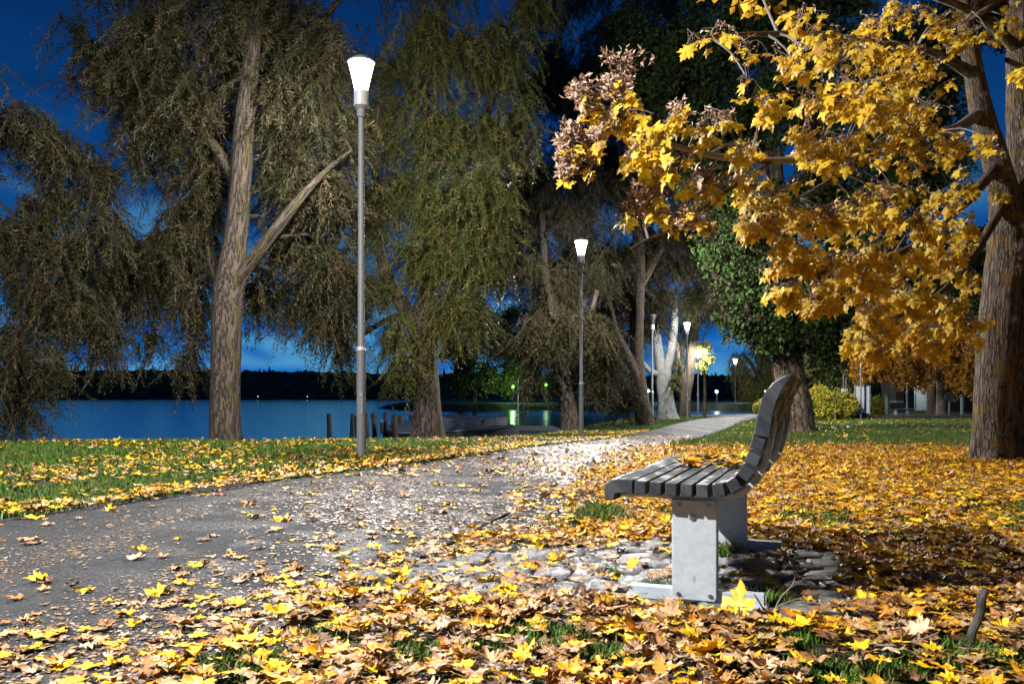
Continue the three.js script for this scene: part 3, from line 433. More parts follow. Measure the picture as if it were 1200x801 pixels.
// ---------------------------------------------------------------- the big maple by the bench
{
  const t = thing('maple_tree', 'big twin-stemmed maple with bright yellow leaves hanging over the bench', 'tree'), R = rng(4001);
  const stemA = limb([[1164, 548, 10.5, 25], [1164, 500, 10.5, 21.5], [1167, 430, 10.5, 21], [1174, 345, 10.5, 20], [1181, 275, 10.5, 20], [1178, 235, 10.5, 17], [1168, 190, 10.45, 15], [1153, 140, 10.4, 13], [1143, 90, 10.4, 11], [1133, 30, 10.4, 9.5], [1125, -60, 10.5, 8], [1120, -170, 10.6, 5]]);
  const stemB = limb([[1211, 548, 10.8, 30], [1209, 450, 10.8, 27], [1204, 350, 10.75, 25], [1199, 270, 10.7, 22], [1199, 200, 10.8, 18], [1197, 120, 10.9, 16], [1196, 40, 11, 14], [1200, -80, 11.2, 10], [1210, -200, 11.4, 6]]);
  const foot = V(stemA[0].p.x, H(stemA[0].p.x, 10.5), -10.5);
  stemA[0].p.y = stemB[0].p.y = foot.y - 0.12;
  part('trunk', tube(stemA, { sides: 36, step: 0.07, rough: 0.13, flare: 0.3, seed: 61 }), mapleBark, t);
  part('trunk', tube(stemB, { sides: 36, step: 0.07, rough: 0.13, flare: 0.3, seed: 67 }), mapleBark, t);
  const limbRows = [
    [[1150, 132, 10.4, 8], [1120, 150, 10.1, 5], [1050, 165, 9.4, 4.4], [950, 185, 8.3, 4], [860, 186, 7.3, 3.6], [780, 168, 6.5, 3.2], [720, 150, 6, 2.6], [675, 160, 5.8, 2]],
    [[1168, 195, 10.4, 7], [1125, 245, 10, 4.4], [1075, 285, 9.4, 3.8], [1015, 312, 8.7, 3.4], [950, 322, 8.1, 2.6], [915, 330, 7.8, 1.8]],
    [[1143, 88, 10.4, 7], [1090, 60, 9.8, 4.6], [1020, 48, 9, 4], [950, 40, 8.3, 3.4], [880, 40, 7.6, 3], [820, 44, 7, 2]],
    [[1178, 235, 10.4, 6], [1140, 300, 10, 3.8], [1100, 345, 9.5, 3.2], [1050, 372, 9, 2.6], [1005, 385, 8.6, 1.8]],
    [[905, 188, 7.8, 3.4], [850, 225, 7, 3], [800, 262, 6.5, 2.6], [760, 280, 6.2, 2], [738, 292, 6.05, 1.2]],
    [[1020, 172, 9.1, 4], [975, 210, 8.4, 3], [930, 235, 7.9, 2.6], [890, 250, 7.5, 1.8]],
    [[1196, 60, 11, 8], [1150, 20, 10.4, 5], [1080, -10, 9.6, 4], [1000, -30, 9, 3]],
    [[1199, 200, 10.8, 7], [1215, 150, 10, 5], [1230, 100, 9, 4], [1180, 70, 8.4, 3]],
  ];
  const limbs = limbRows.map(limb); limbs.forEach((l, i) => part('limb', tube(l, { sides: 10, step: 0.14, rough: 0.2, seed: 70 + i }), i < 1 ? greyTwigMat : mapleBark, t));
  const smp = [...limbs, stemA, stemB].flatMap((l) => sampleLimb(l, 24));
  // leaf sprays: [px, py, rx, ry, distance, depth radius, leaves, keys]
  const sprays = [
    [728, 128, 46, 34, 6, 0.3, 60, 10], [755, 165, 44, 28, 6, 0.3, 60, 4], [800, 128, 30, 22, 6.2, 0.25, 24, 6], [700, 165, 24, 24, 5.9, 0.25, 16, 26], [668, 165, 16, 26, 5.8, 0.18, 7, 60], [690, 105, 26, 26, 5.95, 0.22, 5, 46], [664, 195, 10, 16, 5.8, 0.14, 3, 26], [730, 80, 34, 24, 6.1, 0.3, 4, 30],
    [838, 32, 30, 16, 7, 0.3, 8, 2], [812, 40, 16, 10, 6.9, 0.2, 6, 0], [875, 50, 20, 12, 7.3, 0.25, 7, 2], [876, 92, 16, 12, 7, 0.2, 7, 0], [826, 140, 22, 14, 6.5, 0.22, 12, 4], [868, 168, 30, 18, 6.9, 0.3, 26, 6], [845, 130, 24, 10, 6.8, 0.25, 7, 5],
    [770, 215, 30, 22, 6.3, 0.25, 12, 34], [745, 235, 16, 14, 6.15, 0.2, 6, 34], [790, 250, 32, 12, 6.3, 0.22, 8, 24], [822, 258, 14, 18, 6.35, 0.16, 8, 14], [818, 210, 34, 18, 6.5, 0.3, 14, 30], [780, 185, 34, 16, 6.2, 0.25, 20, 12],
    [960, 110, 34, 40, 7.8, 0.4, 60, 6], [985, 40, 34, 34, 8.4, 0.4, 46, 6], [1030, 26, 34, 26, 8.8, 0.4, 40, 4], [1065, 55, 26, 24, 9, 0.4, 20, 4], [1100, 20, 36, 20, 9.4, 0.4, 22, 6], [1010, 95, 30, 24, 8.6, 0.35, 14, 10],
    [945, 175, 36, 28, 7.9, 0.35, 52, 10], [995, 165, 36, 26, 8.4, 0.4, 48, 8], [1045, 150, 32, 26, 9, 0.4, 34, 10], [1085, 120, 30, 24, 9.3, 0.4, 24, 4], [1110, 165, 28, 24, 9.5, 0.35, 24, 2],
    [905, 225, 30, 22, 7.5, 0.3, 44, 8], [895, 255, 22, 18, 7.4, 0.25, 30, 2], [950, 245, 34, 22, 7.9, 0.35, 50, 14], [1000, 235, 36, 24, 8.4, 0.4, 54, 14], [1050, 225, 36, 28, 8.9, 0.4, 60, 12], [1095, 235, 30, 30, 9.5, 0.4, 46, 4],
    [935, 300, 32, 22, 7.9, 0.3, 60, 6], [925, 335, 18, 18, 7.8, 0.25, 34, 2], [975, 300, 32, 24, 8.2, 0.35, 64, 10], [965, 340, 28, 18, 8.1, 0.3, 50, 2], [1020, 295, 36, 28, 8.7, 0.4, 66, 10], [1070, 295, 34, 30, 9.2, 0.4, 66, 6], [1110, 300, 26, 34, 9.7, 0.4, 56, 2],
    [1020, 345, 34, 20, 8.7, 0.35, 56, 4], [1065, 350, 34, 24, 9.1, 0.4, 64, 4], [1110, 355, 28, 24, 9.6, 0.35, 52, 2], [1030, 385, 32, 16, 8.8, 0.3, 56, 2], [1075, 388, 30, 14, 9.2, 0.3, 46, 2], [1010, 400, 20, 10, 8.7, 0.25, 26, 0], [1115, 385, 22, 14, 9.6, 0.3, 30, 0],
    [1195, 80, 18, 12, 8.6, 0.3, 10, 0], [1155, 160, 20, 14, 9.2, 0.3, 10, 2], [1180, 20, 30, 20, 10, 0.5, 20, 0], [1140, 40, 30, 20, 9.8, 0.4, 18, 4], [1170, 230, 8, 16, 10.2, 0.2, 8, 0],
    [940, 20, 30, 26, 8, 0.4, 30, 3], [930, 70, 26, 24, 7.7, 0.35, 26, 3], [1045, 95, 30, 26, 9, 0.4, 30, 3], [1085, 75, 30, 24, 9.3, 0.4, 26, 3], [1015, 130, 30, 22, 8.6, 0.4, 28, 5], [1075, 185, 30, 24, 9.3, 0.4, 34, 4], [900, 120, 20, 18, 7.3, 0.3, 14, 3], [880, 210, 24, 18, 7.2, 0.3, 22, 6], [1130, 215, 18, 26, 9.8, 0.3, 22, 2], [1125, 270, 16, 26, 9.9, 0.3, 26, 2], [1135, 325, 12, 24, 10, 0.3, 22, 0],
    [1000, -60, 90, 30, 9, 0.9, 70, 0], [1130, -60, 70, 30, 10, 0.9, 60, 0], [860, -50, 60, 30, 8, 0.8, 24, 10],
  ];
  for (const q of sprays.slice(0, 70)) if (q[6] > 9 && q[1] > -20 && q[0] > 890) sprays.push([q[0] + (R() - 0.5) * 2.4 * q[2], q[1] + (R() - 0.3) * 1.9 * q[3], q[2] * 0.8, q[3] * 0.7, q[4] + (R() - 0.5) * 0.3, q[5] * 0.8, q[6] * 0.6, q[7] * 0.4]);   // looser side sprays
  const leaves = [], keys = [], twigs = [];
  for (const [px, py, rx, ry, d, rd, n, nk] of sprays) {
    const c = P(px, py, d), r = V((px < 890 ? 1.3 : 1.5) * rx / F * d, (px < 890 ? 1.25 : 1.5) * ry / F * d, rd * 0.75), from = nearestOn(smp, c), far = from.p.distanceTo(c);
    const mid = from.p.clone().lerp(c, 0.55).add(V(0, 0.12 * far, 0)); if (far > 0.08) twigs.push(tube([{ p: from.p, r: Math.min(from.r, 0.011 + 0.004 * far) }, { p: mid, r: 0.009 }, { p: c, r: 0.006 }], { sides: 5, step: 0.12, rough: 0.2, seed: px }));
    const ends = [], m = 4 + Math.round((n + nk) / 7);
    for (let k = 0; k < m; k++) { const e = c.clone().add(inBall(R).normalize().multiply(r).multiplyScalar(0.35 + 0.65 * R())), q = c.clone().lerp(e, 0.5).add(V((R() - 0.5) * 0.06, 0.05 * R(), (R() - 0.5) * 0.06)); twigs.push(tube([{ p: c, r: 0.0055 }, { p: q, r: 0.004 }, { p: e, r: 0.0022 }], { sides: 3, step: 0.1 })); ends.push([c, q, e]); }
    const on = () => { const [a, q, e] = ends[Math.floor(R() * ends.length)], t = Math.sqrt(R()); return t < 0.4 ? a.clone().lerp(q, t / 0.4) : q.clone().lerp(e, (t - 0.4) / 0.6); };
    for (let k = 0; k < n * (px < 890 ? 1.05 : 1.15); k++) {
      const s = (0.07 + 0.066 * R()) * (R() < 0.15 ? 0.7 : 1), p = on();
      const yaw = 2.45 + (R() - 0.5) * 1.7, pitch = 1.05 + (R() - 0.5) * 1.0;       // blades face away from the trunk, tips hanging
      const q = new THREE.Quaternion().setFromEuler(new THREE.Euler(0, yaw, 0)).multiply(eul(-pitch, 0, (R() - 0.5) * 0.7, 'XYZ')).multiply(eul(0, (R() - 0.5) * 1.1, 0));
      const off = V((R() - 0.5) * 0.12, -0.05 - 0.09 * R(), (R() - 0.5) * 0.12), at = p.clone().add(off);
      twigs.push(tube([{ p, r: 0.0016 }, { p: at, r: 0.0014 }], { sides: 3, step: 1 }));
      leaves.push({ m: M4(at, q, s), size: s / d, tint: R() < 0.5 ? 0 : R() < 0.55 ? 1 : R() < 0.7 ? 2 : 3, shape: Math.floor(R() * 4), seen: px > 0 && px < 1200 && py > 0, b: 0.8 + 0.35 * R() });
    }
    for (let k = 0; k < nk * 6; k++) { const p = on().add(inBall(R).multiplyScalar(0.05)).add(V(0, -0.05 * R(), 0)), b = 0.6 + 0.8 * R(), c0 = R() < 0.5 ? [0.52, 0.38, 0.28] : [0.28, 0.15, 0.09]; keys.push({ m: M4(p, eul(R() * 6.3, R() * 6.3, R() * 6.3), 0.75 + 0.6 * R()), c: lin(c0[0] * b, c0[1] * b, c0[2] * b) }); }
  }
  const crown = new THREE.Group(); crown.name = 'crown'; t.add(crown);
  part('twigs', merge(twigs), greyTwigMat, crown).userData.kind = 'stuff';
  leaves.sort((a, b) => (b.seen - a.seen) || b.size - a.size);
  leaves.slice(0, 300).forEach((l) => { const o = part('leaf', treeLeaves[l.shape], treeLeafMats[l.tint], crown); l.m.decompose(o.position, o.quaternion, o.scale); });
  const tints = [[0.86, 0.64, 0.035], [0.84, 0.55, 0.03], [0.9, 0.71, 0.07], [0.64, 0.39, 0.07]];
  for (let k = 0; k < 4; k++) { const l = leaves.slice(300).filter((e) => e.shape === k).map((e) => ({ m: e.m, c: lin(...tints[e.tint].map((v) => v * e.b)) })); instanced('foliage', treeLeaves[k], treeLeafInst, l, crown).userData.kind = 'stuff'; }
  const high = [...sampleLimb(stemA, 40), ...sampleLimb(stemB, 40)].filter((q) => q.p.y > 5.2), over = clumps.map(() => []), overTwigs = [];               // the rest of the crown, over the bench and behind it
  for (const [x, y, d, r] of [[2, 6.2, 6, 1.5], [4, 6.8, 5, 1.6], [6.5, 6.4, 5, 1.7], [8.5, 5.6, 6, 1.6], [3, 7.6, 8.5, 1.7], [6, 8.4, 8, 1.9], [9, 7.4, 8.5, 1.8], [6, 9.4, 11, 2], [9.5, 8, 12, 1.9], [11, 5.8, 10, 1.7], [3.6, 8, 11.5, 1.7], [7, 5.2, 3.2, 1.4], [9.6, 4.2, 4.4, 1.4], [4.6, 5.8, 2.6, 1.4], [11.4, 4.2, 8, 1.4]]) {
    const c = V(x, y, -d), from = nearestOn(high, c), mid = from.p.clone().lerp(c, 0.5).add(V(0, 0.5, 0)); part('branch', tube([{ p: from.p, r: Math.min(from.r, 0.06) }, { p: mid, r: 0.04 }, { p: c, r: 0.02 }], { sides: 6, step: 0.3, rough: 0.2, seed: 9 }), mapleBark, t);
    for (let k = 0; k < 6; k++) overTwigs.push(tube([{ p: c, r: 0.014 }, { p: c.clone().add(inBall(R).multiplyScalar(r)), r: 0.004 }], { sides: 4, step: 0.5 }));
    for (let k = 0; k < 95; k++) { const b = 0.6 + 0.6 * R(); over[k % 3].push({ m: M4(c.clone().add(inBall(R).multiplyScalar(r)), eul(R() * 6, R() * 6, R() * 6), 0.9 + 0.4 * R()), c: lin(0.6 * b, 0.36 * b, 0.025 * b) }); }
  }
  part('twigs', merge(overTwigs), greyTwigMat, crown).userData.kind = 'stuff';
  over.forEach((l, i) => instanced('foliage', clumps[i], broadLeaf, l, crown).userData.kind = 'stuff');
  const keyGeo = leafQuads([[V(0, 0, 0), V(0.8, -0.5, 0.2).normalize(), V(0, 0.3, 1).normalize(), 0.045, 0.016], [V(0, 0, 0), V(-0.75, -0.55, 0.1).normalize(), V(0.1, 0.3, 1).normalize(), 0.045, 0.016], [V(0.005, 0, 0.005), V(0.3, -0.9, -0.4).normalize(), V(1, 0.2, 0).normalize(), 0.04, 0.014]]);
  instanced('winged_seeds', keyGeo, keyMat, keys, crown).userData.kind = 'stuff';
  settle(t, foot);
}

// ---------------------------------------------------------------- trees further off
const PARK = 'broad-leaved trees of the park';
bigTree('lime_tree', 'old tree with very thick furrowed trunk and deep green leaves beyond the bench', PARK, {
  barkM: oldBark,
  limbs: [
    [[931, 505, 25, 24], [930, 480, 25, 20.5], [927, 455, 25, 19], [923, 430, 25, 18], [918, 400, 25, 16], [914, 350, 25.2, 15], [910, 280, 25.4, 12], [908, 200, 25.6, 10], [905, 90, 26, 7]],
    [[918, 405, 25, 11], [895, 370, 24.6, 8], [865, 340, 24.4, 5], [835, 320, 24.2, 3.5]],
    [[920, 400, 25, 11], [950, 360, 24.6, 8], [985, 330, 24.4, 5], [1010, 310, 24.2, 3.5]],
    [[910, 280, 25.4, 8], [860, 220, 25, 5], [800, 180, 25, 3.5]],
    [[909, 240, 25.4, 8], [960, 190, 25.4, 5], [1010, 150, 25.6, 3.5]],
  ],
  blobs: [
    [870, 370, 24, 30, 24, 1.2, 80], [905, 385, 26, 24, 23.8, 1.2, 110], [945, 385, 26, 24, 23.8, 1.2, 110], [975, 400, 20, 24, 24, 1, 70], [930, 345, 50, 30, 24.2, 1.5, 170], [880, 320, 40, 34, 24.4, 1.5, 130], [985, 345, 34, 34, 24.4, 1.4, 110], [850, 290, 34, 30, 24.8, 1.4, 90], [910, 260, 55, 40, 25, 2, 190], [840, 215, 45, 40, 25.4, 2, 150], [790, 170, 40, 40, 25.6, 1.8, 120], [970, 230, 50, 45, 25.4, 2, 170], [880, 140, 60, 45, 25.8, 2.2, 190], [800, 90, 55, 45, 26, 2, 160], [960, 120, 50, 45, 26, 2, 150], [860, 40, 80, 45, 26, 2.2, 220], [960, 30, 60, 45, 26.2, 2.2, 140], [1010, 300, 30, 40, 25, 1.4, 80], [740, 60, 40, 50, 26.4, 1.8, 110], [890, -40, 120, 40, 26.4, 3, 200], [1045, 250, 40, 50, 26, 2, 130], [1060, 160, 45, 45, 26.4, 2, 130], [1040, 70, 50, 45, 26.6, 2, 130], [1100, 100, 40, 45, 27, 2, 90], [1100, 210, 30, 50, 27, 1.6, 80], [1120, 20, 50, 40, 27, 2, 100], [1190, 20, 40, 30, 27.4, 1.8, 60], [1090, 310, 40, 40, 26.8, 1.8, 110], [1150, 330, 40, 60, 27.4, 1.8, 100],
  ],
  opt: { pieces: clumps, mat: broadLeaf, tints: [[0.03, 0.062, 0.01], [0.038, 0.078, 0.013], [0.028, 0.04, 0.011], [0.03, 0.026, 0.012]], seed: 601, dense: 3, flare: 0.25, lean: 3, scale: [0.6, 0.95], twigs: 5 },
});
bigTree('maple_tree', 'orange-leaved maple behind the white notice board', PARK, {
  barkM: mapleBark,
  limbs: [
    [[1104, 488, 48, 6], [1103, 465, 48, 4.6], [1102, 440, 48, 4.3], [1100, 400, 48, 3.8], [1098, 350, 48, 3]],
    [[1102, 445, 48, 4.5], [1080, 420, 47, 3.2], [1050, 405, 46, 2.4], [1015, 410, 45, 1.6]],
    [[1101, 410, 48, 4.5], [1125, 390, 48, 3.2], [1150, 375, 48, 2.4]],
  ],
  blobs: [[1020, 425, 24, 26, 45, 1.3, 170], [1050, 430, 22, 24, 45.4, 1.2, 150], [1010, 395, 24, 20, 45.4, 1.2, 110], [1045, 395, 30, 24, 46, 1.4, 170], [1075, 440, 18, 16, 46.4, 1, 80], [1090, 405, 34, 30, 47, 1.6, 170], [1125, 430, 26, 28, 47.6, 1.5, 120], [1130, 385, 34, 30, 48.4, 1.8, 130], [1070, 370, 50, 28, 48, 2, 150], [1150, 440, 20, 30, 48, 1.4, 80]],
  opt: { pieces: clumps, mat: broadLeaf, tints: [[0.5, 0.24, 0.02], [0.42, 0.18, 0.02], [0.3, 0.13, 0.02], [0.55, 0.3, 0.03]], seed: 602, lean: 3, scale: [0.8, 1.2], twigs: 5 },
});
bigTree('maple_tree', 'small brown-trunked maple standing close beside the orange-leaved maple', PARK, {
  barkM: willowBark,
  limbs: [[[1093, 488, 52, 6], [1092, 465, 52, 5], [1091, 430, 52, 4], [1088, 380, 52, 3]], [[1091, 440, 52, 3], [1110, 415, 52, 2], [1130, 405, 52, 1.5]]],
  blobs: [[1095, 440, 26, 20, 53, 1.4, 80], [1125, 450, 20, 16, 53, 1.2, 50], [1085, 400, 30, 30, 54, 1.8, 90], [1130, 400, 30, 30, 54, 1.8, 80]],
  opt: { pieces: clumps, mat: broadLeaf, tints: [[0.22, 0.13, 0.025], [0.16, 0.12, 0.025]], seed: 603, lean: 3, scale: [0.9, 1.3], twigs: 4 },
});
[['dark broad tree closing the view behind the low building', 1140, 86, 120, 604], ['dark spreading tree behind the yellow-green bushes', 985, 78, 90, 605], ['dark tree rising between the thick trunk and the orange maple', 1045, 92, 100, 606], ['dark tree at the edge of the lawn behind the twin-stemmed maple', 1230, 60, 110, 607]].forEach(([label, x, d, w, seed]) => bigTree('park_tree', label, PARK, {
  barkM: willowBark, limbs: [[[x, 484, d, 5], [x + 2, 450, d, 4], [x - 3, 400, d, 3.2], [x, 330, d, 2.4]], [[x, 440, d, 3], [x - w * 0.4, 400, d, 2]], [[x - 1, 430, d, 3], [x + w * 0.4, 390, d, 2]]],
  blobs: [[x - w * 0.35, 420, w * 0.3, 34, d, 3, 90], [x + w * 0.35, 415, w * 0.3, 34, d, 3, 90], [x, 390, w * 0.35, 34, d, 3, 110], [x - w * 0.25, 350, w * 0.3, 34, d + 1, 3, 90], [x + w * 0.25, 345, w * 0.3, 34, d + 1, 3, 90], [x, 300, w * 0.35, 34, d + 1, 3, 90], [x, 445, w * 0.3, 20, d - 1, 2.5, 60]],
  opt: { pieces: clumps, mat: broadLeaf, tints: [[0.06, 0.1, 0.022], [0.09, 0.09, 0.025]], seed, lean: 3, scale: [2.2, 3.6], twigs: 4, reach: 0.12, twigR: 0.03 },
}));
// trees at the viewer's back and side: their dark crowns close the sky there
[['broad dark tree across the lawn from the bench back', 12.5, 1.5, 701], ['broad dark tree behind the bare stretch of path', 5.5, -7, 702], ['broad dark tree at the near end of the path', -3, -12, 703], ['broad dark tree beyond the big maple on the lawn', 17, 9, 704]].forEach(([label, x, d, seed]) => {
  const t = thing('park_tree', label, 'tree', [x, H(x, d), -d], 0, PARK), R = rng(seed), lists = clumps.map(() => []), trunk = [{ p: V(0, -0.1, 0), r: 0.34 }, { p: V(0.1, 2, 0), r: 0.27 }, { p: V(0, 4.5, 0.1), r: 0.2 }, { p: V(0.1, 8, 0), r: 0.08 }];
  part('trunk', tube(trunk, { sides: 18, step: 0.2, rough: 0.14, flare: 0.4, seed }), willowBark, t);
  for (let k = 0; k < 7; k++) { const a = k * 0.9 + R(), h = 2.6 + 0.6 * k; part('limb', tube([{ p: V(0, h, 0), r: 0.1 }, { p: V(Math.cos(a) * 1.6, h + 0.7, Math.sin(a) * 1.6), r: 0.06 }, { p: V(Math.cos(a) * 3, h + 0.8, Math.sin(a) * 3), r: 0.02 }], { sides: 8, step: 0.3, rough: 0.15, seed: k }), willowBark, t); }
  for (let k = 0; k < 620; k++) { const q = inBall(R), b = 0.7 + 0.6 * R(); lists[k % 3].push({ m: M4(V(q.x * 4, 5.4 + q.y * 3.9, q.z * 4), eul(R() * 6, R() * 6, R() * 6), 2 + R()), c: lin(0.07 * b, 0.09 * b, 0.022 * b) }); }
  const crown = new THREE.Group(); crown.name = 'crown'; t.add(crown); lists.forEach((l, k) => instanced('foliage', clumps[k], broadLeaf, l, crown).userData.kind = 'stuff');
});
bigTree('maple_sapling', 'slim young maple with lit yellow leaves beside the small lamp', PARK, {
  barkM: willowBark, limbs: [[[826, 488, 53.5, 2], [826, 450, 53.5, 1.6], [825, 415, 53.5, 1.2], [824, 392, 53.5, 0.8]]],
  blobs: [[826, 412, 9, 12, 53.2, 0.6, 40], [823, 430, 6, 8, 53.2, 0.4, 18], [832, 422, 7, 5, 53.2, 0.4, 14]],
  opt: { pieces: clumps, mat: broadLeaf, tints: [[0.22, 0.2, 0.03], [0.16, 0.17, 0.03]], seed: 611, lean: 3, scale: [0.6, 0.9], twigs: 4, flare: 0.2 },
});
// trees on the bank across the inlet
[['round tree lit pale green on the bank across the inlet', 612, 112, W_GREEN, 621], ['dark tree over the water across the inlet, beside the pale green one', 555, 110, W_GREEN, 622], ['dark tree across the inlet behind the slim lamp', 668, 116, W_GREEN, 623], ['dark tree across the inlet with a few lit leaves', 712, 114, W_GREEN, 624], ['dark tree on the far bank beside the bend of the path', 925, 120, W_GREEN, 625]].forEach(([label, x, d, tints, seed]) => bigTree('bank_tree', label, 'trees across the inlet', {
  barkM: willowBark, limbs: [[[x, 473, d, 3.4], [x + 1, 455, d, 2.6], [x - 2, 430, d, 2], [x, 390, d, 1.4]], [[x, 450, d, 2], [x + 20, 430, d, 1.2]]],
  blobs: [[x - 14, 448, 18, 16, d, 2, 90], [x + 14, 446, 18, 16, d, 2, 90], [x, 425, 26, 20, d, 2.4, 110], [x - 20, 410, 24, 24, d + 1, 2.4, 90], [x + 20, 400, 24, 24, d + 1, 2.4, 90], [x, 375, 28, 24, d + 1, 2.4, 90]],
  opt: { pieces: clumps, mat: broadLeaf, tints, seed, lean: 3, scale: [1.6, 2.8], twigs: 4, reach: 0.12, twigR: 0.03 },
}));
// conifer wood on the hills
{
  const R = rng(990); let list = [];
  const cone = merge([0, 1, 2, 3, 4].map((k) => { const g = new THREE.ConeGeometry(1.9 - k * 0.36, 3.4, 7, 1, true).translate(0, 2.6 + k * 2.1, 0), p = g.attributes.position; for (let i = 0; i < p.count; i++) if (p.getY(i) < 2 + k * 2.1) { const s = 0.75 + 0.5 * hash(i, k, 3); p.setXYZ(i, p.getX(i) * s, p.getY(i) - 0.5 * hash(i, k, 5), p.getZ(i) * s); } return g; }));
  for (let k = 0; k < 9000; k++) { const x = -620 + 1250 * R(), d = 292 + 190 * Math.pow(R(), 0.7), ridge = 5 + 6 * fbm(x * 0.006, 1, 0, 0, 55, 3) + 3 * sstep(60, -200, x), y = WATER - 1.5 + sstep(262 + 30 * fbm(x * 0.01, 3, 0, 0, 5), 420, d) * (ridge + 2), s = 0.42 + 0.4 * R(); list.push({ m: M4(V(x, y - 0.5, -d), eul(0, R() * 6, 0), V(s * (0.9 + 0.5 * R()), s * (0.42 + 0.28 * R()), s)) }); }
  const round = new THREE.IcosahedronGeometry(3.4, 2).translate(0, 4.2, 0), rp = round.attributes.position; for (let i = 0; i < rp.count; i++) { const f = 0.75 + 0.5 * vnoise(rp.getX(i) * 0.9 + 20, rp.getY(i) * 0.9 + rp.getZ(i) * 0.7 + 20, 0, 0, 8); rp.setXYZ(i, rp.getX(i) * f, rp.getY(i) * f, rp.getZ(i) * f); } round.computeVertexNormals();
  tag(instanced('broadleaf_wood', round, new THREE.MeshStandardMaterial({ color: lin(0.04, 0.055, 0.025), roughness: 1 }), list.filter((_, i) => i % 5 < 4)), 'dark rounded treetops of the wood on the hills across the lake', 'wood', undefined, 'stuff');
  list = list.filter((_, i) => i % 5 > 3);
  tag(instanced('conifer_wood', cone, new THREE.MeshStandardMaterial({ color: lin(0.03, 0.045, 0.025), roughness: 1 }), list), 'dark conifer wood on the hills across the lake', 'wood', undefined, 'stuff');
}

// ---------------------------------------------------------------- park bench
const BENCH = { x: 0.716, d: 3.33, turn: -0.3576 };           // foot of the near support; local x = towards the back, -z = along the bench
const paintMat = new THREE.MeshPhysicalMaterial({ color: lin(1, 1, 1), map: tex(256, 512, (u, v) => { const a = fbm(u * 5, v * 60, 5, 60, 71, 3), b = fbm(u * 9, v * 9, 9, 9, 73, 4); return mixc([0.15, 0.172, 0.195], [0.29, 0.305, 0.32], sstep(0.35, 0.75, a)).map((k) => k * (0.75 + 0.5 * b)); }), roughnessMap: tex(256, 256, (u, v) => { const k = 0.42 + 0.45 * sstep(0.36, 0.58, fbm(u * 8, v * 8, 8, 8, 75, 4)); return [k, k, k]; }, false), roughness: 1, bumpMap: asphaltBump, bumpScale: 0.0012 });
const steelMat = new THREE.MeshStandardMaterial({ color: lin(1, 1, 1), map: tex(512, 512, (u, v) => { const a = fbm(u * 12, v * 12, 12, 12, 81, 4), b = fbm(u * 60, v * 60, 60, 60, 83, 2), c = sstep(0.74, 0.82, fbm(u * 30, v * 22, 30, 22, 85, 3)); return mixc([0.67, 0.71, 0.75], [0.73, 0.765, 0.795], a).map((k) => k * (0.94 + 0.1 * b) * (1 - 0.16 * c)); }), roughness: 0.5, metalness: 0.25 });
const boltMat = new THREE.MeshStandardMaterial({ color: lin(0.28, 0.28, 0.28), roughness: 0.35, metalness: 0.8 });
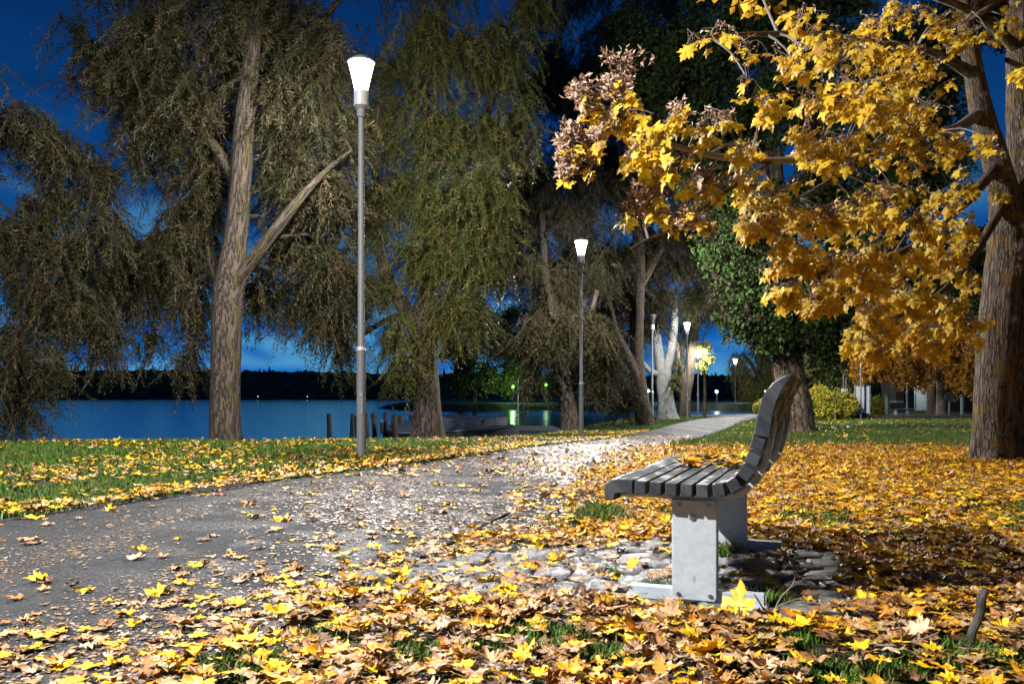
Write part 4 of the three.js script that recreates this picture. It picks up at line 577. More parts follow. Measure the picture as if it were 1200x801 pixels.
function buildBench(label) {
  const t = thing('park_bench', label, 'bench', [BENCH.x, H(BENCH.x, BENCH.d) + 0.01, -BENCH.d], BENCH.turn), Z0 = 0.12, LEN = 1.47;
  const bar = (pts) => { const s = new THREE.Shape(pts.map((p) => new THREE.Vector2(...p))), g = new THREE.ExtrudeGeometry(s, { depth: LEN - 0.008, bevelEnabled: true, bevelSize: 0.004, bevelThickness: 0.004, bevelSegments: 2, curveSegments: 6 }); g.translate(0, 0, -LEN + Z0 + 0.004); const uv = g.attributes.uv, p = g.attributes.position; for (let i = 0; i < uv.count; i++) uv.setXY(i, (p.getX(i) + p.getY(i)) * 3, p.getZ(i) * 1.1); return g; };
  const rect = (u, h, a, w, th) => [[-w / 2, -th / 2], [w / 2, -th / 2], [w / 2, th / 2], [-w / 2, th / 2]].map(([x, y]) => [u + x * Math.cos(a) - y * Math.sin(a), h + x * Math.sin(a) + y * Math.cos(a)]);
  const slats = [[-0.193, 0.452, -0.03], [-0.134, 0.45, -0.03], [-0.075, 0.448, -0.02], [-0.016, 0.447, 0], [0.043, 0.447, 0.02], [0.103, 0.452, 0.16], [0.158, 0.474, 0.55], [0.2, 0.518, 0.95], [0.226, 0.573, 1.18], [0.244, 0.631, 1.27]];
  slats.forEach(([u, h, a]) => part('slat', bar(rect(u, h, a, 0.036, 0.042)), paintMat, t));
  part('front_slat', bar([[-0.226, 0.431], [-0.285, 0.431], [-0.297, 0.424], [-0.299, 0.403], [-0.327, 0.4], [-0.333, 0.44], [-0.325, 0.461], [-0.308, 0.474], [-0.28, 0.479], [-0.226, 0.475]]), paintMat, t);
  part('top_rail', bar([[0.236, 0.662], [0.243, 0.715], [0.254, 0.77], [0.277, 0.822], [0.305, 0.855], [0.352, 0.882], [0.358, 0.879], [0.328, 0.832], [0.307, 0.785], [0.292, 0.73], [0.283, 0.655]]), paintMat, t);
  const path = new THREE.CatmullRomCurve3([[-0.29, 0.413], [-0.2, 0.415], [-0.05, 0.411], [0.06, 0.408], [0.12, 0.413], [0.182, 0.436], [0.237, 0.49], [0.266, 0.56], [0.285, 0.64], [0.296, 0.705]].map(([x, y]) => V(x, y, 0)));
  for (const z of [0, -0.615, -1.23]) {
    const n = 36, outer = [], inner = []; for (let i = 0; i <= n; i++) { const p = path.getPoint(i / n), q = path.getTangent(i / n); inner.push([p.x - q.y * 0.011, p.y + q.x * 0.011]); outer.push([p.x + q.y * 0.008, p.y - q.x * 0.008]); }
    const g = new THREE.ExtrudeGeometry(new THREE.Shape([...inner, ...outer.reverse()].map((p) => new THREE.Vector2(...p))), { depth: 0.046, bevelEnabled: true, bevelSize: 0.002, bevelThickness: 0.002, bevelSegments: 1 }).translate(0, 0, z - 0.023);
    part('bracket', g, steelMat, t);
  }
  const bolt = (x, y, z, r) => merge([new THREE.CylinderGeometry(r, r * 1.05, 0.006, 16).rotateX(Math.PI / 2).translate(x, y, z), new THREE.CylinderGeometry(r * 0.45, r * 0.45, 0.004, 6).rotateX(Math.PI / 2).translate(x, y, z + 0.004)]);
  for (const z of [0, -1.23]) {
    const s = new THREE.Shape(); s.moveTo(-0.082, 0.03); s.lineTo(-0.076, 0.018); s.lineTo(0.076, 0.018); s.lineTo(0.082, 0.03); s.lineTo(0.082, 0.4); s.lineTo(-0.082, 0.4); s.closePath();
    const sup = part('support_leg', merge([new THREE.ExtrudeGeometry(s, { depth: 0.052, bevelEnabled: true, bevelSize: 0.004, bevelThickness: 0.004, bevelSegments: 2 }).translate(0, 0, z - 0.02)]), steelMat, t);
    for (const [bx, by, r] of [[-0.06, 0.036, 0.008], [0.062, 0.036, 0.008], [-0.006, 0.335, 0.012], [-0.056, 0.385, 0.008], [0.056, 0.385, 0.008]]) part('bolt', bolt(bx, by, z + 0.0385, r), boltMat, sup);
    part('foot_rail', merge([box(0.52, 0.05, 0.05, 0.0, 0.027, z - 0.008, 0.003), box(0.05, 0.012, 0.09, -0.25, 0.006, z, 0.002), box(0.05, 0.012, 0.09, 0.25, 0.006, z, 0.002)]), steelMat, t);
  }
  return t;
}
const bench = buildBench('grey slatted park bench on pale steel legs, leaves lying on its seat');
const bu = V(Math.cos(BENCH.turn), 0, -Math.sin(BENCH.turn)), bw = V(-Math.sin(BENCH.turn), 0, -Math.cos(BENCH.turn));
const benchUW = (x, d) => { const ex = x - BENCH.x, ez = -d + BENCH.d; return [ex * bu.x + ez * bu.z, ex * bw.x + ez * bw.z]; };
const benchXD = (u, w) => [BENCH.x + bu.x * u + bw.x * w, BENCH.d - bu.z * u - bw.z * w];

// stones set round the bench's feet
const stoneMats = [[0.34, 0.352, 0.37], [0.27, 0.28, 0.295], [0.41, 0.41, 0.42], [0.31, 0.3, 0.285]].map((c, i) => new THREE.MeshStandardMaterial({ color: lin(...c), map: tex(256, 256, (u, v) => { const a = fbm(u * 6, v * 6, 6, 6, 120 + i, 5), b = vnoise(u * 120, v * 120, 120, 120, 130 + i); const k = 0.55 + 0.5 * a + 0.22 * (b - 0.5); return mixc([k, k, k * 1.02], [k * 0.62, k * 0.64, k * 0.5], sstep(0.58, 0.72, fbm(u * 5, v * 5, 5, 5, 140 + i, 4)) * 0.6); }), bumpMap: asphaltBump, bumpScale: 0.004, roughness: 0.38 }));
{
  const R = rng(1501), paving = new THREE.Group(); paving.name = 'stone_paving'; paving.userData = { kind: 'structure', label: 'uneven stone paving under and around the bench' }; scene.add(paving);
  const stoneGeo = [0, 1, 2, 3, 4, 5].map(() => {
    const n = 9, rings = [[1.0, -0.5], [1.0, 0.2], [0.86, 0.42], [0.45, 0.5]], pos = [], uv = [], idx = [], rad = []; for (let j = 0; j < n; j++) rad.push(0.86 + 0.26 * R());
    for (const [r, y] of rings) for (let j = 0; j < n; j++) { const a = j / n * 6.2832 + 0.2 * (R() - 0.5) * (r < 1 ? 0 : 1), c = Math.cos(a), s = Math.sin(a), sq = 1 / Math.pow(Math.abs(c) ** 3 + Math.abs(s) ** 3, 1 / 3); const x = c * sq * rad[j] * r * 0.5, z = s * sq * rad[j] * r * 0.5; pos.push(x, y + (y > 0.3 ? (R() - 0.5) * 0.14 : 0), z); uv.push(x + 0.5, z + 0.5); }
    pos.push(0, 0.5, 0); uv.push(0.5, 0.5);
    for (let k = 0; k < 3; k++) for (let j = 0; j < n; j++) { const a = k * n + j, b = k * n + (j + 1) % n; idx.push(a, a + n, b, b, a + n, b + n); } for (let j = 0; j < n; j++) idx.push(3 * n + j, 4 * n, 3 * n + (j + 1) % n);
    const g = new THREE.BufferGeometry(); g.setAttribute('position', new THREE.Float32BufferAttribute(pos, 3)); g.setAttribute('uv', new THREE.Float32BufferAttribute(uv, 2)); g.setIndex(idx); g.computeVertexNormals(); return g;
  });
  for (let row = 0; row < 12; row++) for (let col = -3; col < 9; col++) {
    const u = -0.86 + col * 0.19 + (row % 2) * 0.09 + (R() - 0.5) * 0.05, w = -0.42 + row * 0.18 + (R() - 0.5) * 0.05, far = Math.max(u - 0.5, -u - (w < 0.75 ? 1.15 : 0.6), -w - 0.1, w - 1.3, 0); if (far > 0.15 + 0.25 * R()) continue;
    const [x, d] = benchXD(u, w), s = part('stone', stoneGeo[Math.floor(R() * 6)], stoneMats[Math.floor(R() * 4)], paving), th = 0.055 + 0.02 * R();
    s.position.set(x, G(x, d) - 0.012 + 0.014 * (R() - 0.5) - 0.02 * far, -d); s.rotation.set((R() - 0.5) * 0.14, BENCH.turn + (R() < 0.5 ? 0 : Math.PI) + (R() - 0.5) * 0.3, (R() - 0.5) * 0.14); s.scale.set(0.185 + 0.03 * R(), th, 0.17 + 0.03 * R());
  }
}

// ---------------------------------------------------------------- fallen leaves
const inFrame = (x, y, d, m = 0) => d > 0.5 && Math.abs(x / d) < 0.6 + m && HORIZON - (y - EYE) / d * F < 801 + m * 1000;
const patches = [[705, 607, 34, 0.9, 60], [640, 755, 60, 0.6, 46], [580, 770, 40, 0.5, 30], [300, 785, 40, 0.6, 34], [240, 790, 30, 0.5, 20], [700, 775, 40, 0.55, 30], [380, 750, 20, 0.6, 10], [1150, 775, 50, 0.6, 40], [1060, 785, 40, 0.5, 26], [930, 750, 40, 0.5, 20], [715, 675, 22, 0.45, 16], [850, 650, 12, 0.7, 10], [900, 705, 16, 0.7, 12], [770, 690, 22, 0.35, 20], [960, 615, 50, 0.6, 26], [790, 605, 30, 0.6, 20], [1060, 640, 60, 0.55, 24], [480, 770, 40, 0.55, 24], [1180, 600, 60, 0.6, 20], [960, 790, 60, 0.5, 24]];                            // grass poking through the litter: photo place, reach, height, tufts
for (const q of patches) { q[5] = EYE / ((q[1] - HORIZON) / F); q[6] = (q[0] - 600) / F * q[5]; q[7] = q[2] / F * q[5]; }
const inPatch = (x, d) => patches.some((q) => ((x - q[6]) / q[7]) ** 2 + ((d - q[5]) / (q[7] * 1.6)) ** 2 < 0.8);
const carpetNoise = (x, d) => fbm(x * 0.9 + 40, d * 0.9, 0, 0, 91, 4);
{
  const R = rng(2024), all = [], keysP = Object.keys(COLORS);
  const pick = (w) => { let r = R() * Object.values(w).reduce((a, b) => a + b, 0); for (const k in w) { r -= w[k]; if (r <= 0) return k; } return 'tan'; };
  const NEAR = { yellow: 22, golden: 19, orange: 9, tan: 24, pale: 9, brown: 17, russet: 12, dark: 4 }, FIELD = { yellow: 30, golden: 30, orange: 9, tan: 16, pale: 7, brown: 5, russet: 6 }, PATHW = { yellow: 22, golden: 10, tan: 26, pale: 16, brown: 18, russet: 6 }, BANKW = { yellow: 26, golden: 26, tan: 16, pale: 10, brown: 12, russet: 8 };
  const drop = (x, d, mix, zone, layer, sMin, sMax, flat = 1) => {
    const y = G(x, d) + 0.006 + layer; if (!inFrame(x, y, d, 0.16)) return;
    const c = pick(mix), s = lerp(sMin, sMax, R()) * (c === 'brown' || c === 'dark' ? 0.85 : 1), steep = R() < 0.035 * flat ? 0.9 : 0.23;
    all.push({ x, y: y + s * (zone === 'path' ? 0.04 : 0.12) * (steep > 0.5 ? 2 : 1), d, s, c, zone, q: eul((R() - 0.5) * 2 * steep * flat, R() * 6.2832, (R() - 0.5) * 2 * steep * flat), shape: Math.floor(R() * 8), sx: 0.72 + 0.36 * R(), sz: 0.8 + 0.3 * R(), layer });
  };
  // leaf carpet under the maple, thinning onto the path and round the stones
  for (let k = 0; k < 150000; k++) {
    const d = 1.7 + 15.5 * Math.pow(R(), 0.62), x = lerp(-1.7 - 0.02 * d, 0.66 * d + 0.8, R()), a = xL(d), b = xR(d), t = (x - a) / (b - a), [u, w] = benchUW(x, d), cn = carpetNoise(x, d);
    const tt = t + 0.3 * (cn - 0.5) - 0.12 * sstep(3.2, 4.2, d) * sstep(8, 5, d); let p = tt > 1.2 ? 1 : tt > 1.08 ? 0.62 : tt > 0.98 ? 0.36 : tt > 0.85 ? 0.16 : tt > 0.65 ? 0.05 : 0.012; if (d < 3.1 && t > 0.7) p = Math.max(p, (t > 0.95 ? 0.8 : 0.4) * sstep(3.1, 2.6, d));
    p *= sstep(17, 13.2, d + 2.2 * (cn - 0.5)) * (0.42 + 0.9 * sstep(0.28, 0.6, cn));
    if (d > 5) p *= 0.85;
    if (u > -0.62 && u < 0.52 && w > -0.12 && w < 1.3) p *= 0.05; else if (u > -1.25 && u < 0.6 && w > -0.2 && w < 1.0) p *= 0.22;
    if (inPatch(x, d)) p *= 0.22;
    if (R() > p) continue;
    const onPath = t < 0.98, near = d < 4.6;
    drop(x, d, onPath ? PATHW : near ? NEAR : FIELD, onPath ? 'path' : near ? 'near' : 'field', onPath ? 0 : 0.045 * R() * R() + (near ? 0.012 : 0), onPath ? 0.036 : 0.042, onPath ? 0.082 : 0.098, onPath ? 0.4 : 0.85);
  }
  for (let k = 0; k < 300; k++) { const d = 2.2 + 20 * Math.pow(R(), 1.3), a = xL(d), b = xR(d), t = R(); drop(lerp(a, b, t), d, PATHW, 'path', 0, 0.06, 0.13, 0.4); }
  for (let k = 0; k < 40000; k++) {                             // the verge and the bank
    const d = 3.5 + 24 * R(), x = xL(d) + 0.15 - 9 * Math.pow(R(), 1.25), e = xL(d) - x; if (lakeSide(x, d) > 0.3) continue;
    const cn = carpetNoise(x + 9, d); if (R() > (e < 0.7 ? 0.75 : 0.38) * sstep(0.25, 0.65, cn) * (d > 17 ? 0.6 : 1)) continue;
    drop(x, d, BANKW, 'bank', 0.02 + 0.03 * R(), 0.045, 0.1, 0.8);
  }
  for (let k = 0; k < 900; k++) { const d = 14 + 26 * R(), x = xR(d) + 0.3 + (0.62 * d - xR(d)) * R(); drop(x, d, FIELD, 'lawn', 0.035, 0.08, 0.14, 1); }
  // leaves lying on the bench seat
  const seat = []; for (let k = 0; k < 26; k++) { const u = -0.24 + 0.36 * Math.pow(R(), 0.7), w = 0.3 + 1.0 * Math.sqrt(R()), [x, d] = benchXD(u, w), c = pick({ yellow: 30, golden: 34, orange: 12, tan: 16, russet: 8 }), s = 0.065 + 0.04 * R(); seat.push({ x, y: 0.487 + 0.02 * R(), d, s, c, zone: 'seat', q: eul((R() - 0.5) * 0.7, R() * 6.28, (R() - 0.5) * 0.7), shape: Math.floor(R() * 6), layer: 1 }); }
  // some singled out by the photograph
  const [ux, ud] = [(866 - 600) / F * 3.02, 3.02];
  const special = [{ x: ux, y: H(ux, ud) + 0.07, d: ud, s: 0.125, c: 'yellow', zone: 'upright', q: eul(1.15, -0.5, 0.25), shape: 2, layer: 1 }];
  const ZONES = { path: 'lying on the wet asphalt path', near: 'in the deep leaf litter before the bench', field: 'in the leaf carpet beyond the bench', bank: 'on the grass verge by the lake', lawn: 'on the lawn', seat: 'lying on the bench seat', upright: 'standing upright against the bench foot' };
  all.forEach((l) => { const py = HORIZON - (l.y - EYE) / l.d * F; l.size = inFrame(l.x, l.y, l.d) && py < 796 ? l.s / l.d * (l.zone === 'path' ? 1.5 : 1) * (l.layer > 0.028 || l.zone === 'path' ? 1 : 0.5) : 0; });
  all.sort((a, b) => b.size - a.size);
  const single = [...special, ...seat, ...all.slice(0, 300 - 27)], rest = all.slice(300 - 27);
  single.forEach((l, i) => { const o = top('fallen_leaf', litterLeaves[l.shape], singleMats[l.c][i % 2]); o.position.set(l.x, l.y, -l.d); o.quaternion.copy(l.q); o.scale.set(l.s * (l.sx || 1), l.s, l.s * (l.sz || 1)); const word = (l.s > 0.115 ? 'large ' : l.s > 0.088 ? '' : 'small ') + ['flat ', 'wavy ', 'folded ', 'cupped ', 'crumpled ', 'half-closed ', 'rolled-up ', 'shrivelled '][l.shape] + WORDS[l.c]; tag(o, word + ' maple leaf ' + ZONES[l.zone], 'leaf', l.zone === 'upright' ? undefined : word + ' leaves ' + ZONES[l.zone]); });
  const inst = (list, geos, name) => geos.forEach((g, gi) => { const l = list.filter((e) => e.shape % geos.length === gi).map((e) => { const b = 0.72 + 0.5 * R(); return { m: M4(V(e.x, e.y, -e.d), e.q, V(e.s * (e.sx || 1), e.s, e.s * (e.sz || 1))), c: lin(...COLORS[e.c].map((v) => Math.min(0.9, v * b))) }; }); if (l.length) tag(instanced(numbered(name), g, litterInst, l), 'dense litter of fallen yellow and brown maple leaves', 'leaf litter', undefined, 'stuff'); });
  inst(rest.filter((l) => l.d < 8), litterLeaves, 'leaf_litter'); inst(rest.filter((l) => l.d >= 8), farLitter, 'leaf_litter');
  // crumbs of broken, wet leaf on the path and between the leaves
  const crumb = [0, 1, 2].map((i) => { const Q = rng(50 + i), n = 6, pos = [0, 0.02, 0], uv = [0.5, 0.5], idx = []; for (let j = 0; j < n; j++) { const a = j / n * 6.28, r = 0.35 + 0.4 * Q(); pos.push(Math.cos(a) * r, (Q() - 0.3) * 0.09, Math.sin(a) * r * 0.6); uv.push(0.5 + Math.cos(a) * 0.3, 0.5 + Math.sin(a) * 0.3); idx.push(0, 1 + (j + 1) % n, 1 + j); } const g = new THREE.BufferGeometry(); g.setAttribute('position', new THREE.Float32BufferAttribute(pos, 3)); g.setAttribute('uv', new THREE.Float32BufferAttribute(uv, 2)); g.setIndex(idx); g.computeVertexNormals(); return g; });
  const crumbs = [[], [], []], crumbC = [[0.42, 0.33, 0.27], [0.28, 0.18, 0.11], [0.16, 0.1, 0.06], [0.5, 0.43, 0.37], [0.36, 0.22, 0.08]];
  for (let k = 0; k < 170000; k++) {
    const d = 2.1 + 21 * Math.pow(R(), 1.15), a = xL(d), b = xR(d), t = -0.06 + 1.5 * R(), x = lerp(a, b, t), n = fbm(x * 1.6 + 5, d * 0.7, 0, 0, 95, 4), streak = fbm(t * 9, d * 0.25, 0, 0, 97, 3);
    const p = sstep(0.1, 0.7, t + 0.6 * (streak - 0.5)) * sstep(0.28, 0.52, n) * sstep(26, 9, d) + 0.1; if (R() > p) continue;
    const y = G(x, d) + 0.004; if (!inFrame(x, y, d, 0.1)) continue; const [u, w] = benchUW(x, d); if (Math.abs(u) < 0.6 && w > -0.2 && w < 1.5 && R() < 0.75) continue;
    const c = crumbC[d < 5.5 ? [1, 2, 4, 1, 0][Math.floor(R() * 5)] : [0, 1, 2, 3, 1, 2, 1][Math.floor(R() * 7)]], f = 0.7 + 0.6 * R(); crumbs[k % 3].push({ m: M4(V(x, y, -d), eul((R() - 0.5) * 0.34, R() * 6.28, (R() - 0.5) * 0.34), (0.008 + 0.034 * R() * R()) * (d > 5 ? 1.1 : 0.85)), c: lin(c[0] * f, c[1] * f, c[2] * f) });
  }
  crumbs.forEach((l, i) => tag(instanced(numbered('leaf_crumbs'), crumb[i], new THREE.MeshPhysicalMaterial({ color: lin(1, 1, 1), roughness: 0.42, clearcoat: 0.2, clearcoatRoughness: 0.35 }), l), 'wet crumbs of broken leaves scattered on the path', 'leaf litter', undefined, 'stuff'));
}

// ---------------------------------------------------------------- grass
function tuft(seed, n, h, spread) {
  const R = rng(seed), pos = [], idx = []; let k = 0;
  for (let i = 0; i < n; i++) { const a = R() * 6.28, r = spread * Math.sqrt(R()), x = Math.cos(a) * r, z = Math.sin(a) * r, b = R() * 6.28, L = h * (0.5 + 0.7 * R()), lean = 0.2 + 0.6 * R(), w = 0.0028 + 0.002 * R(), sx = -Math.sin(b) * w, sz = Math.cos(b) * w, lx = Math.cos(b) * lean * L, lz = Math.sin(b) * lean * L;
    pos.push(x - sx, 0, z - sz, x + sx, 0, z + sz, x + lx * 0.35 - sx * 0.8, L * 0.6, z + lz * 0.35 - sz * 0.8, x + lx * 0.35 + sx * 0.8, L * 0.6, z + lz * 0.35 + sz * 0.8, x + lx, L * (1 - 0.3 * lean), z + lz); idx.push(k, k + 1, k + 2, k + 1, k + 3, k + 2, k + 2, k + 3, k + 4); k += 5; }
  const g = new THREE.BufferGeometry(); g.setAttribute('position', new THREE.Float32BufferAttribute(pos, 3)); g.setIndex(idx); g.computeVertexNormals(); return g;
}
{
  const R = rng(3033), tufts = [1, 2, 3].map((k) => tuft(k * 91, 16, 0.07, 0.06)), far = [1, 2].map((k) => tuft(k * 97, 40, 0.07, 0.22)), lists = [[], [], []], farLists = [[], []];
  const mat = foliage({ roughness: 0.5 }), greens = [[0.055, 0.12, 0.012], [0.07, 0.145, 0.016], [0.045, 0.095, 0.012], [0.12, 0.14, 0.025]];
  const put = (x, d, s, bigOne) => { const y = H(x, d) - 0.004; if (!inFrame(x, y, d, 0.1)) return; const c = greens[Math.floor(R() * 4)], b = 0.75 + 0.5 * R(); (bigOne ? farLists : lists)[Math.floor(R() * (bigOne ? 2 : 3))].push({ m: M4(V(x, y, -d), eul((R() - 0.5) * 0.3, R() * 6.28, (R() - 0.5) * 0.3), V(s, s * (0.7 + 0.6 * R()), s)), c: lin(c[0] * b, c[1] * b, c[2] * b) }); };
  for (let k = 0; k < 26000; k++) { const d = 4 + 15 * R(), x = xL(d) - 0.05 - 9 * R(); if (lakeSide(x, d) > 0.5 || carpetNoise(x * 1.3 + 31, d * 1.3) < 0.36) continue; put(x, d, 0.7 + 0.5 * R()); }
  for (let k = 0; k < 9000; k++) { const d = 16 + 38 * R(), x = xL(d) - 0.1 - 8 * R() * (d > 30 ? 0.7 : 1); if (lakeSide(x, d) > 0.5) continue; put(x, d, 0.8 + 0.5 * R(), true); }
  for (let k = 0; k < 26000; k++) { const d = 13.5 + 36 * Math.pow(R(), 1.3), x = xR(d) + 0.1 + (0.64 * d - xR(d)) * R(); if (R() > sstep(13.5, 16, d + (R() - 0.5) * 2)) continue; put(x, d, 0.8 + 0.5 * R(), true); }
  for (let k = 0; k < 1400; k++) { const d = 44 + 20 * R(), x = xR(Math.min(d, 56)) + 8 + 30 * R(); put(x, d, 1, true); }
  // patches that poke through the litter
  for (const [px, py, r, s, n] of patches) for (let k = 0; k < n * 3; k++) { const yy = py + (R() - 0.5) * r * 0.5, d = EYE / ((yy - HORIZON) / F), x = (px + (R() + R() - 1) * r - 600) / F * d; put(x, d, s * (0.9 + 0.5 * R())); }
  for (let k = 0; k < 900; k++) { const d = 3 + 11 * R(), x = lerp(xR(d) + 0.3, 0.64 * d, R()); if (carpetNoise(x, d) < 0.42) put(x, d, 0.6 + 0.4 * R()); }
  lists.forEach((l, i) => tag(instanced(numbered('grass'), tufts[i], mat, l), 'short green grass between the fallen leaves', 'grass', undefined, 'stuff'));
  farLists.forEach((l, i) => tag(instanced(numbered('lawn_grass'), far[i], mat, l), 'mown green lawn grass further off', 'grass', undefined, 'stuff'));
}

// ---------------------------------------------------------------- small things in the leaf litter
const wetWood = new THREE.MeshStandardMaterial({ color: lin(0.05, 0.04, 0.034), roughness: 0.55, bumpMap: turfBump, bumpScale: 0.004 });
{
  const t = thing('fallen_branch', 'dark broken branch stump standing up from the leaf litter', 'branch'), Q = (px, py, d, r) => ({ p: P(px, py, d), r });
  part('stem', tube([Q(1137, 772, 2.68, 0.011), Q(1140, 752, 2.68, 0.0125), Q(1149, 730, 2.68, 0.012), Q(1151, 712, 2.68, 0.013), Q(1156, 700, 2.68, 0.009)], { sides: 9, step: 0.012, rough: 0.35, seed: 5 }), wetWood, t);
  part('twig', tube([Q(1138, 770, 2.68, 0.009), Q(1110, 769, 2.66, 0.008), Q(1080, 768, 2.66, 0.007), Q(1055, 774, 2.64, 0.006), Q(1030, 782, 2.62, 0.004)], { sides: 6, step: 0.03, rough: 0.25, seed: 6 }), wetWood, t);
  part('twig', tube([Q(1100, 770, 2.66, 0.005), Q(1118, 780, 2.6, 0.004), Q(1128, 792, 2.56, 0.002)], { sides: 5, step: 0.03 }), wetWood, t);
  settle(t, V(P(1137, 772, 2.68).x, H(1.4, 2.68), -2.68)); t.position.y += 0.03;
  const s = thing('fallen_twig', 'thin grey forked twig lying on the leaves beside the broken branch', 'twig');
  part('stem', tube([Q(1015, 770, 2.7, 0.005), Q(1040, 773, 2.68, 0.005), Q(1075, 768, 2.66, 0.004), Q(1100, 758, 2.66, 0.003)], { sides: 5, step: 0.03, rough: 0.2 }), greyTwigMat, s);
  part('side_shoot', tube([Q(1056, 771, 2.67, 0.004), Q(1057, 755, 2.66, 0.003), Q(1050, 742, 2.66, 0.0025), Q(1044, 732, 2.66, 0.0015)], { sides: 5, step: 0.02 }), greyTwigMat, s);
  settle(s, V(P(1015, 770, 2.7).x, H(1.1, 2.7), -2.7)); s.position.y += 0.045;
  const w = thing('dry_weed', 'thin dry weed stalks growing by the end of the bench foot', 'weed');
  [[[902, 722], [898, 700], [903, 690]], [[905, 722], [915, 700], [928, 686], [932, 676]], [[903, 722], [910, 712], [930, 703], [948, 698]], [[900, 722], [890, 705], [884, 696]]].forEach((l, i) => part('stalk', tube(l.map(([x, y], k) => ({ p: P(x, y, 3.12 - 0.02 * i), r: 0.0035 - 0.0007 * k })), { sides: 5, step: 0.02 }), greyTwigMat, w));
  settle(w, V(P(902, 722, 3.12).x, H(0.95, 3.12), -3.12));
}

// ---------------------------------------------------------------- lake shore: mooring posts, boats, jetty
const wetPost = new THREE.MeshStandardMaterial({ color: lin(0.028, 0.024, 0.02), roughness: 0.7, bumpMap: willowBarkT.bump, bumpScale: 0.02 });
[[385, 485, 30, 3, 0.01, 'slim upright mooring post standing alone in the lake'], [409, 485, 30.5, 2.6, 0.08, 'thin mooring post tilted beside the tall lamp pole'], [431, 484, 29, 3, -0.04, 'mooring post just past the tall lamp pole'], [439, 485, 31, 3, -0.02, 'thick mooring post with knobbed top'], [450, 483, 30, 2.4, 0.03, 'thin crooked mooring post before the thick pair'], [462, 486, 29.5, 4, 0, 'stout mooring post in the pair by the forking willow'], [468, 487, 30.5, 4.4, 0.02, 'ragged stout mooring post against the moored boat'], [417, 488, 33, 2.2, 0, 'short thin mooring post half hidden by the lamp pole']].forEach(([x, y, d, r, tilt, label], i) => {
  const p = P(x, y, d), t = thing('mooring_post', label, 'post', [p.x, WATER - 0.6, -d], 0, 'mooring posts in the lake'), h = p.y - WATER + 0.6, R = r / F * d;
  t.rotation.z = -tilt; part('shaft', tube([{ p: V(0, 0, 0), r: R * 1.1 }, { p: V(0.02, h * 0.5, 0), r: R }, { p: V(-0.01, h, 0), r: R * 0.92 }], { sides: 9, step: 0.15, rough: 0.25, seed: i + 3 }), wetPost, t);
  part('top', new THREE.CylinderGeometry(R * 0.4, R * (i === 3 ? 1.3 : 0.98), i === 3 ? 0.16 : 0.05, 9).translate(-0.01, h, 0), wetPost, t);
});
const hullMat = new THREE.MeshPhysicalMaterial({ color: lin(0.16, 0.17, 0.19), roughness: 0.3, clearcoat: 0.5 }), coverMat = new THREE.MeshStandardMaterial({ color: lin(0.05, 0.07, 0.1), roughness: 0.5, bumpMap: turfBump, bumpScale: 0.02 }), darkRubber = new THREE.MeshStandardMaterial({ color: lin(0.02, 0.02, 0.02), roughness: 0.6 });
function loft(L, half, keel, deck, n = 16, m = 9) {           // hull along x: bow at +L/2
  const pos = [], idx = [];
  for (let i = 0; i <= n; i++) { const t = i / n, x = (t - 0.5) * L, w = half * Math.pow(Math.max(0, 1 - Math.pow(t, 3.2)), 0.7) * (0.86 + 0.14 * Math.sin(t * 3.1)) + 0.01, top = deck + 0.22 * t * t; for (let j = 0; j < m; j++) { const a = (j / (m - 1) - 0.5) * 2, s = Math.sign(a) * Math.pow(Math.abs(a), 0.55); pos.push(x + 0.25 * t * t * (Math.abs(a)), lerp(keel + 0.25 * t * t * t, top, Math.pow(Math.abs(a), 1.6)), s * w); } }
  for (let i = 0; i < n; i++) for (let j = 0; j < m - 1; j++) { const a = i * m + j; idx.push(a, a + m, a + 1, a + 1, a + m, a + m + 1); }
  const g = new THREE.BufferGeometry(); g.setAttribute('position', new THREE.Float32BufferAttribute(pos, 3)); g.setIndex(idx); g.computeVertexNormals(); return g;
}
function boat(label, x, d, L, turn, ridge) {
  const t = thing('motor_boat', label, 'boat', [x, WATER, -d], turn, 'boats moored at the bank');
  part('hull', loft(L, L * 0.2, -0.25, 0.5), hullMat, t);
  const pos = [], idx = [], n = 14, m = 9; for (let i = 0; i <= n; i++) { const s = i / n, xx = (s - 0.5) * L * 0.99, w = L * 0.205 * Math.pow(Math.max(0, 1 - Math.pow(s, 3.2)), 0.7) + 0.02, rise = ridge * Math.sin(Math.min(1, s * 1.15 + 0.12) * Math.PI) ** 0.7; for (let j = 0; j < m; j++) { const a = (j / (m - 1) - 0.5) * 2; pos.push(xx + 0.2 * s * s, 0.47 + 0.22 * s * s + rise * (1 - Math.abs(a) ** 1.3) + 0.025 * Math.sin(i * 2.3) * (1 - Math.abs(a)), a * w); } }
  for (let i = 0; i < n; i++) for (let j = 0; j < m - 1; j++) { const a = i * m + j; idx.push(a, a + 1, a + m, a + 1, a + m + 1, a + m); }
  const g = new THREE.BufferGeometry(); g.setAttribute('position', new THREE.Float32BufferAttribute(pos, 3)); g.setIndex(idx); g.computeVertexNormals(); part('tarpaulin', g, coverMat, t);
  part('rubbing_strake', new THREE.TubeGeometry(new THREE.CatmullRomCurve3([-1, -0.6, -0.2, 0.2, 0.6, 0.92].map((s) => { const q = (s + 1) / 2; return V(s * L / 2 + 0.2 * q * q, 0.47 + 0.22 * q * q, L * 0.2 * Math.pow(1 - Math.pow(q, 3.2), 0.7) + 0.02); })), 24, 0.025, 6), hullMat, t);
  const eng = part('outboard_motor', merge([box(0.24, 0.42, 0.28, -L / 2 - 0.14, 0.62, 0, 0.05), box(0.1, 0.6, 0.1, -L / 2 - 0.12, 0.15, 0, 0.02)]), darkRubber, t); part('cowling', box(0.26, 0.12, 0.3, -L / 2 - 0.14, 0.86, 0, 0.05), hullMat, eng);
  return t;
}
